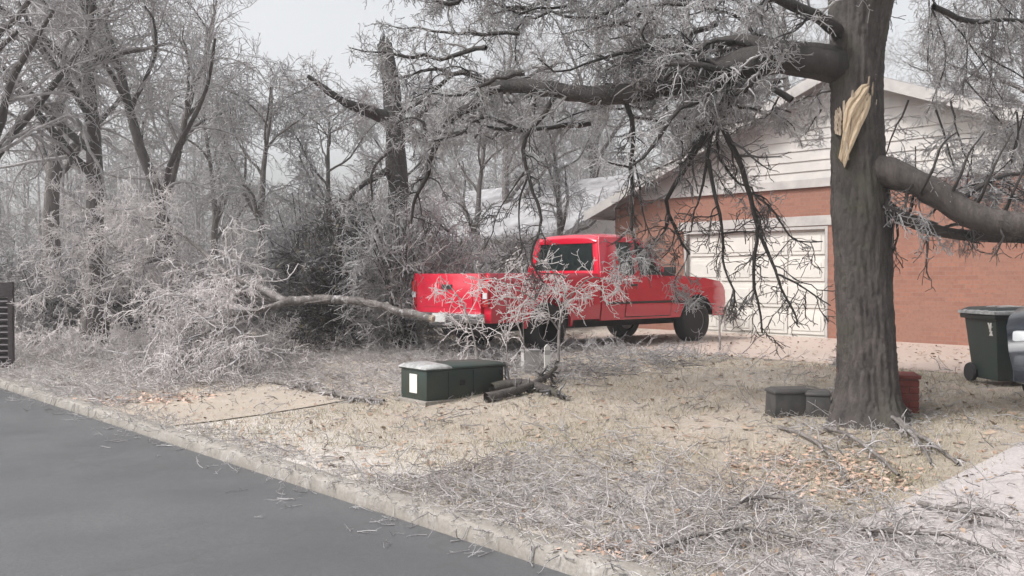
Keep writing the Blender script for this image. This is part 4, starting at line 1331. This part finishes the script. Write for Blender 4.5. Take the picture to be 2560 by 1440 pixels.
ux, uy, uz = ground_at(1066, 1014)
ub = thing('utility_box', (ux, uy, uz), R(38), 'low dark green utility box with a white notice on its end, near the kerb', 'utility box')
W_, D_ = 1.12, .56
b = MB(); b.box(-.04, W_ + .04, -.04, D_ + .04, -.06, .045); b.build('plinth', M['kerb'], ub, .01)
b = MB(); b.box(0, W_, 0, D_, .045, .39); b.build('cabinet', M['box_green'], ub, .012, 40)
b = MB(); b.loft([[(-.02 + d, -.02 + d, z), (W_ + .02 - d, -.02 + d, z), (W_ + .02 - d, D_ + .02 - d, z), (-.02 + d, D_ + .02 - d, z)] for d, z in ((0, .392), (0, .42), (.05, .445))], closed=True); b.build('lid', M['box_green'], ub, .01, 40)
b = MB(); b.loft([[(-.018 + d, -.018 + d, z), (.34 - d, -.018 + d, z), (.40 - d, D_ + .018 - d, z), (-.018 + d, D_ + .018 - d, z)] for d, z in ((-.006, .41), (0, .428), (.045, .453), (.08, .462))], closed=True); b.build('frost', M['frost'], ub, smooth=50)
b = MB(); b.box(-.006, .0, .20, .36, .12, .34); b.build('notice', M['label_white'], ub)
for xx in (.30, .66):
    b = MB(); b.box(xx, xx + .006, -.006, .0, .07, .37); b.build('door_seam', M['chassis'], ub)
b = MB(); b.box(.47, .53, -.025, .0, .20, .26); b.build('lock', M['chassis'], ub, .006)
for zz_ in (.12, .32):
    b = MB(); b.box(W_ - .06, W_ - .03, -.018, .0, zz_ - .03, zz_ + .03); b.build('hinge', M['chassis'], ub, .004)

px_, py_, pz_ = ground_at(1368, 945)
mp = thing('marker_post', (px_, py_, pz_), .3, 'short white plastic marker post standing on the lawn behind the green utility box', 'marker post')
b = MB(); b.box(-.04, .04, -.012, .012, -.05, .40); b.prism([(-.04, -.012, .40), (.04, -.012, .40), (.0, -.012, .44)], (0, .024, 0)); b.build('post', M['label_white'], mp, .004)
b = MB(); b.box(-.041, .041, -.014, -.011, .30, .36); b.build('band', M['wallpale'], mp)
px_, py_, pz_ = ground_at(1325, 930)
wbx = thing('meter_box', (px_, py_, pz_), .3, 'small pale grey box beside the white marker post', 'box')
b = MB(); b.box(-.11, .11, -.08, .08, -.05, .28); b.build('case', M['wallpale'], wbx, .012, 40)
b = MB(); b.box(-.125, .125, -.095, .095, .28, .31); b.build('cap', M['frost'], wbx, .008, 40)

# brown louvred screen at the left edge
lx, ly, lz = at(-28, 868, 16.2)
lz = zs(lx, ly)
ls = thing('louvred_screen', (lx, ly, lz), R(8), 'dark brown louvred screen at the left edge of the picture', 'screen')
zt_ = 1.10 + (at(0, 705, ly)[2] - lz - 1.10)
b = MB(); b.box(.31, .39, -.05, .05, -.05, zt_); b.build('post', M['slat'], ls, .008)
b = MB(); b.box(-.55, -.47, -.05, .05, -.05, zt_); b.build('post', M['slat'], ls, .008)
b = MB(); b.box(-.47, .31, -.04, .04, zt_ - .26, zt_ - .005); b.build('top_board', M['slat'], ls, .008)
smz = MB(); smz.box(-.47, .31, -.05, .05, -.012, .012, Matrix.Rotation(R(-32), 4, 'X')); smz = smz.mesh('slat', .003); smz.materials.append(M['slat_pale'])
k = .10
while k < zt_ - .3:
    s = link('slat', smz, None, ls); s.location = (0, 0, k); k += .105
b = MB(); b.box(-.47, .31, .05, .07, .02, zt_ - .27); b.build('back_board', M['slat'], ls)

# red brick pier by the trunk
qx, qy, qz = ground_at(2262, 1034)
pr = thing('brick_pier', (qx - .02, qy + .2, qz), R(-14), 'small red brick pier just right of the broken trunk', 'brick pier')
b = MB(); b.box(-.192, .192, -.192, .192, -.05, .325); b.build('core', M['mortar'], pr)
bl = []
for hl_ in (.097, .0535):
    m_ = MB(); m_.box(-hl_, hl_, -.045, .045, -.029, .029); m_ = m_.mesh('brick', .004, segs=1); m_.materials.append(M['pier_brick']); bl.append(m_)
for c in range(5):
    z = .02 + c * .066
    for s in range(4):
        for m_, xq in ((bl[0], -.103), (bl[1], .0525)):
            o = link('brick', m_, None, pr)
            q = Vector((xq if c % 2 else -xq, -.155 + random.uniform(-.003, .003), z))
            o.location = Matrix.Rotation(s * math.pi / 2, 4, 'Z') @ q; o.rotation_euler = (0, 0, s * math.pi / 2)
b = MB(); b.box(-.215, .215, -.215, .215, .327, .36); b.build('cap', M['pier_brick'], pr, .006)

rx, ry, rz_ = ground_at(2101, 944)
rp = thing('rusty_post', (rx, ry, rz_), .2, 'short rust-red metal post just left of the broken trunk', 'post')
b = MB(); b.box(-.035, .035, -.03, .03, -.1, .36); b.build('shaft', M['rust'], rp, .006)
b = MB(); b.box(-.042, .042, -.037, .037, .36, .375); b.build('cap', M['rust'], rp, .004)

# two low dark boxes left of the trunk
for i, (px, py, wd_, dp_, ht_, rot, lab) in enumerate(((1985, 1040, .40, .26, .255, .10, 'wide low dark grey box on the grass left of the broken trunk'), (2054, 1042, .22, .24, .235, -.25, 'narrow dark grey box touching the icy twigs at the broken trunk'))):
    x, y, z = ground_at(px, py)
    t = thing('ground_box', (x, y + .1, z), rot, lab, 'box', 'dark boxes by the broken tree')
    b = MB(); b.loft([[(-wd_ / 2 * k_, -dp_ / 2 * k_, q_), (wd_ / 2 * k_, -dp_ / 2 * k_, q_), (wd_ / 2 * k_, dp_ / 2 * k_, q_), (-wd_ / 2 * k_, dp_ / 2 * k_, q_)] for k_, q_ in ((1.06, -.04), (1.0, ht_ - .04))], closed=True); b.build('case', M['boxdark'], t, .012, 40)
    b = MB(); b.loft([[(-wd_ / 2 * k_, -dp_ / 2 * k_, q_), (wd_ / 2 * k_, -dp_ / 2 * k_, q_), (wd_ / 2 * k_, dp_ / 2 * k_, q_), (-wd_ / 2 * k_, dp_ / 2 * k_, q_)] for k_, q_ in ((1.08, ht_ - .04), (1.06, ht_ - .012), (.8, ht_ + .008))], closed=True); b.build('lid', M['boxdark'], t, .01, 40)


def fallen(label, pts, r0, r1, k2=9, mat='bark_pale', tw='twig_pale', group='broken branches lying on the lawn', l2=(.12, .4), k3=4):
    pp = []
    for (px, py, lift) in pts:
        x, y, z = ground_at(px, py)
        pp.append((x, y, z + lift))
    base = np.array(pp[len(pp) // 2]); base[2] = zs(base[0], base[1])
    t = thing('fallen_branch', base, 0, label, 'branch', group)
    s = limb(pp, r0, r1, 12, .012)
    s[0][..., 2] = np.maximum(s[0][..., 2], zg(s[0][..., 0], s[0][..., 1]) + s[1] * .7)
    tubeobj('stem', [(*s, 7)], M[mat], t, base)
    L = np.linalg.norm(np.diff(s[0][0], axis=0), axis=1).sum()
    a_ = clampr(spawn(*s, max(3, int(k2 * L)), l2, (25, 70), 5, .3, .15, .6, .15), .004)
    b_ = clampr(spawn(*a_, k3, (l2[0] * .5, l2[1] * .5), (25, 75), 3, .3, .1, .7, .1), .0034)
    tubeobj('twigs', [(*a_, 4), (*b_, 3)], M[tw], t, base, 'stuff', True)
    return t


fallen('broken grey branch lying slantwise left of the green utility box', [(690, 962, .05), (790, 985, .05), (870, 1003, .05), (960, 1012, .04)], .045, .02, 16)
fallen('mossy dark branch lying right of the green utility box', [(1230, 985, .06), (1300, 972, .08), (1370, 985, .06), (1410, 1000, .03)], .075, .03, 14, 'bark_old', 'twig_dark')
fallen('second mossy branch right of the green utility box, nearer the white marker post', [(1215, 1008, .06), (1280, 995, .06), (1350, 975, .1), (1390, 950, .16)], .06, .03, 12, 'bark_old', 'twig_dark')
fallen('pale stick slanting from the tree foot down to the right', [(2200, 1040, .12), (2270, 1085, .06), (2350, 1135, .04), (2400, 1170, .02)], .026, .012, 6)
fallen('long pale stick crossing the roots in front of the broken trunk', [(2060, 1080, .05), (2130, 1120, .10), (2200, 1160, .06), (2250, 1200, .03)], .022, .01, 6)
fallen('short pale stick between the roots, right of the trunk', [(2230, 1070, .10), (2300, 1120, .07), (2330, 1170, .03)], .02, .01, 6)
fallen('pale stick left of the roots, pointing at the two low dark boxes', [(1950, 1075, .02), (2020, 1100, .05), (2090, 1160, .04), (2130, 1230, .02)], .02, .009, 8)
fallen('icy branch by the kerb at the bottom of the picture', [(1620, 1400, .04), (1760, 1370, .09), (1900, 1360, .10), (2050, 1385, .05)], .016, .007, 26)
fallen('icy branch beside the pale driveway at the bottom right', [(2110, 1330, .04), (2240, 1370, .08), (2380, 1375, .09), (2520, 1420, .05)], .018, .007, 26)
fallen('icy forked branch at the lower right corner', [(2300, 1270, .03), (2390, 1310, .08), (2480, 1330, .1), (2600, 1345, .06)], .018, .008, 24)
fallen('icy branch leaning in the leaf litter left of the driveway edge', [(1800, 1300, .03), (1900, 1270, .1), (2020, 1290, .07), (2120, 1330, .03)], .016, .007, 24)
fallen('pale branch lying on the verge in front of the big fallen crown', [(300, 935, .05), (420, 945, .06), (560, 948, .06), (640, 930, .05)], .03, .012, 12)
fallen('small branch under the pickup tailgate', [(1120, 880, .05), (1200, 905, .08), (1290, 915, .06), (1330, 900, .05)], .03, .012, 16, 'bark_dark', 'twig')
fallen('icy branch lying behind the marker post beside the pickup', [(1330, 880, .2), (1390, 850, .35), (1440, 820, .5), (1470, 790, .6)], .02, .008, 26, 'bark_pale', 'twig_pale', l2=(.2, .55), k3=7)
fallen('icy twigs heaped against the foot of the broken trunk', [(2075, 1035, .05), (2110, 1005, .25), (2125, 970, .42), (2140, 955, .5)], .014, .006, 40, 'bark_dark', 'twig', l2=(.1, .28), k3=6)
fallen('icy branch standing in front of the pickup bumper', [(1800, 890, .1), (1815, 830, .5), (1800, 790, .8), (1770, 750, 1.0)], .018, .008, 22, 'bark_pale', 'twig_pale', l2=(.25, .6), k3=7)

# icy limb hung across the pickup bed
ib = np.array((1.0, 13.2, 0)); ib[2] = zs(1.0, 13.2)
hl = thing('leaning_branch', ib, 0, 'ice-white branches leaning over the bed of the red pickup behind its cab', 'branch')
hb_ = [limb([at(1395, 905, 12.2), at(1400, 800, 12.6), at(1420, 720, 12.9), at(1370, 660, 13.2), at(1330, 640, 13.4)], .022, .008, 12), limb([at(1410, 760, 12.7), at(1460, 700, 12.9), at(1500, 690, 13), at(1560, 720, 13.1)], .012, .006, 10),
       limb([at(1400, 830, 12.5), at(1350, 760, 12.5), at(1290, 720, 12.6), at(1220, 690, 12.7)], .013, .006, 10)]
hb_ += [limb([at(1195, 905, 12.6), at(1180, 820, 12.9), at(1150, 740, 13.2), at(1100, 690, 13.6)], .016, .006, 10), limb([at(1265, 900, 12.4), at(1268, 800, 12.6), at(1262, 690, 12.8)], .009, .005, 10), limb([at(1312, 900, 12.4), at(1306, 790, 12.6), at(1312, 690, 12.8)], .009, .005, 10)]
for s in hb_: tubeobj('stem', [(*s, 6)], M['bark_pale'], hl, ib)
tubeobj('twigs', grow_on(hb_, 9, (.3, 1.0), 6, (.15, .45), 2, (.06, .18), .05, .0036), M['twig_crown'], hl, ib, kind='stuff')

# ------------------------------------------------------------------ grass, leaves, twig litter
def scatter(n, u0, u1, v0, v1, power=1.4):
    u = rng.uniform(u0, u1, n); v = rng.uniform(v0, v1, n)
    x = u * U.x + v * V.x; y = u * U.y + v * V.y
    keep = rng.random(n) < np.clip((7.0 / np.maximum(y, 3)) ** power, 0, 1)
    return x[keep], y[keep], u[keep], v[keep]


paved = lambda u, v: ((u > 10) & (u < 13.3) & (v < 11.7)) | ((u > 3.05) & (u < 13.3) & (v > 11.7)) | (u < 3.05) & (u > -1.5)
x, y, u, v = scatter(420000, -1.5, 24, 4.03, 13, 1.5)
k = (~paved(u + rng.normal(0, .12, len(u)), v + rng.normal(0, .10, len(u))) | ((u > 9.5) & (v < 9) & (rng.random(len(u)) < .25))) & (bumps(x * .9 + 3, y * 1.1) + rng.normal(0, .35, len(x)) > -.25)
x, y = x[k], y[k]
n = len(x)
z = zg(x, y) - .006
th = rng.uniform(0, 2 * math.pi, n); hgt = rng.uniform(.015, .065, n); wd = rng.uniform(.002, .0045, n)
b0 = np.stack([x, y, z], -1)
dx = np.stack([np.cos(th), np.sin(th), 0 * th], -1)
tip = b0 + np.stack([rng.normal(0, .7, n) * hgt, rng.normal(0, .7, n) * hgt, hgt], -1)
vv = np.stack([b0 - dx * wd[:, None], b0 + dx * wd[:, None], tip], 1).reshape(-1, 3)
tag(link('grass', npmesh('grass', vv, np.arange(3 * n).reshape(-1, 3), False), M['grassblade']), 'short dead straw-coloured grass on the lawn', 'grass', kind='stuff')


def leaves(name, n, area, mat, label, size=(.02, .045), power=1.2, flt=None):
    x, y, u, v = scatter(n, *area, power)
    if flt is not None:
        k = flt(x, y, u, v); x, y, u, v = x[k], y[k], u[k], v[k]
    n = len(x)
    c = np.stack([x, y, zg(x, y) + .014 + rng.random(n) * .012], -1)
    th = rng.uniform(0, 2 * math.pi, n)
    d1 = unit(np.stack([np.cos(th), np.sin(th), rng.normal(0, .25, n)], -1))
    d2 = unit(np.stack([-np.sin(th), np.cos(th), rng.normal(0, .35, n)], -1))
    s = rng.uniform(*size, n)[:, None]
    vv = np.stack([c - d1 * s, c - d2 * s * .55, c + d1 * s * 1.1, c + d2 * s * .55], 1).reshape(-1, 3)
    return tag(link(name, npmesh(name, vv, np.arange(4 * n).reshape(-1, 4), False), mat), label, 'leaves', kind='stuff')


leaves('leaf_litter', 9000, (0, 15, 4.1, 16), M['leaf'], 'brown dead leaves scattered over the lawn and driveway')
ex, ey, ez = ground_at(375, 1000)
leaves('orange_leaves', 9000, (9, 24, 3.95, 7), M['leaf_orange'], 'patch of orange-pink leaves on the verge near the kerb', (.03, .06), .3,
       lambda x, y, u, v: np.hypot((x - ex) / .75, (y - ey) / .5) + rng.normal(0, .25, len(x)) < 1)
ox, oy, oz = ground_at(1545, 1385)
leaves('orange_leaf_heap', 16000, (1, 8, 3.4, 5.5), M['leaf_orange'], 'small heap of orange-brown leaves against the kerb at the bottom', (.012, .028), .2,
       lambda x, y, u, v: np.hypot((x - ox) / .30, (y - oy) / .16) + rng.normal(0, .25, len(x)) < 1)
tx, ty, tz = ground_at(2050, 1180)
leaves('pink_leaf_patch', 16000, (1.5, 7, 5, 9), M['leaf_orange'], 'patch of faded pinkish leaves in front of the broken trunk', (.015, .03), .3,
       lambda x, y, u, v: np.hypot((x - tx) / .55, (y - ty) / .6) + rng.normal(0, .35, len(x)) < 1)


def litter(name, n, area, mat, label, ln=(.06, .35), rr=(.002, .005), flt=None, lift=.04, power=.8):
    x, y, u, v = scatter(n, *area, power)
    if flt is not None:
        k = flt(x, y, u, v); x, y = x[k], y[k]
    n = len(x)
    th = rng.uniform(0, 2 * math.pi, n)
    d = unit(np.stack([np.cos(th), np.sin(th), rng.normal(.05, .25, n)], -1))
    L = rng.uniform(*ln, n)
    P = np.empty((n, 5, 3)); p = np.stack([x, y, zg(x, y) + rng.random(n) * lift], -1)
    P[:, 0] = p
    for s in range(4):
        d = unit(d + rng.normal(0, .25, d.shape)); p = p + d * (L / 4)[:, None]; P[:, s + 1] = p
    P[..., 2] = np.maximum(P[..., 2], zg(P[..., 0], P[..., 1]) + .004)
    Rr = rng.uniform(*rr, n)[:, None] * np.linspace(1, .5, 5)[None]
    B = clampr(spawn(P, Rr, 3, (ln[0] * .5, ln[1] * .45), (25, 70), 3, .3, .05, .7, .1), rr[0] * .8)
    B[0][..., 2] = np.maximum(B[0][..., 2], zg(B[0][..., 0], B[0][..., 1]) + .004)
    return tag(tubeobj(name, [(P, Rr, 4), (*B, 3)], mat), label, 'twigs', kind='stuff')


litter('twig_litter', 7500, (-1.5, 6.2, 4.05, 6.6), M['twig_pale'], 'thick litter of icy twigs and bark along the kerb at the bottom right', (.05, .30), (.002, .006),
       lambda x, y, u, v: (v + rng.normal(0, .35, len(x)) < 5.6) | (rng.random(len(x)) < .12), .08, .4)
litter('kerb_litter', 3000, (.5, 26, 3.84, 4.3), M['twig_pale'], 'icy twigs and dead grass lying over the kerb', (.04, .2), (.002, .005), None, .03, .4)
litter('gutter_litter', 1500, (1, 26, 2.9, 3.9), M['twig'], 'broken twigs and bark washed along the gutter of the road', (.04, .22), (.002, .005), lambda x, y, u, v: v > 3.85 - np.abs(rng.normal(0, .28, len(x))), .01, .4)
litter('scattered_twigs', 1500, (2, 15, 4.1, 12), M['twig'], 'loose broken twigs scattered over the lawn', (.08, .4), (.003, .006), None, .05, 1.0)
litter('trunk_debris', 2600, (2.5, 6.5, 6.5, 9.6), M['twig'], 'bark flakes and twigs gathered round the foot of the broken trunk', (.03, .16), (.002, .005), lambda x, y, u, v: np.hypot(x - tb[0], y - tb[1]) < .45 + np.abs(rng.normal(0, .35, len(x))), .05, .2)
litter('crown_debris', 4200, (12, 24, 4.0, 7.2), M['twig_pale'], 'crumbled icy twigs on the verge round the big fallen crown', (.1, .5), (.004, .009), None, .10, .2)
litter('lawn_debris', 2600, (9.5, 15, 6.2, 9.6), M['twig_pale'], 'icy twigs strewn under the fallen limb as far as the pickup', (.08, .4), (.003, .007), None, .08, .2)
litter('driveway_debris', 1300, (8, 13.5, 8.2, 11.5), M['twig'], 'icy twigs lying on the driveway round the pickup', (.1, .5), (.004, .008), None, .12, .2)

# ------------------------------------------------------------------ freezing mist: one closed box round the whole scene
hzb = MB(); hzb.box(-115, 115, -14, 95, -1.6, 19)
hzm = bpy.data.materials.new('haze'); hzm.use_nodes = True
hn = hzm.node_tree.nodes; hn.remove(hn['Principled BSDF'])
pv = hn.new('ShaderNodeVolumePrincipled')
pv.inputs['Color'].default_value = (.93, .94, .95, 1)
pv.inputs['Density'].default_value = .0015
hzm.node_tree.links.new(pv.outputs[0], hn['Material Output'].inputs['Volume'])
tag(hzb.build('haze', hzm), 'thin freezing mist over the whole street', 'haze', kind='stuff')
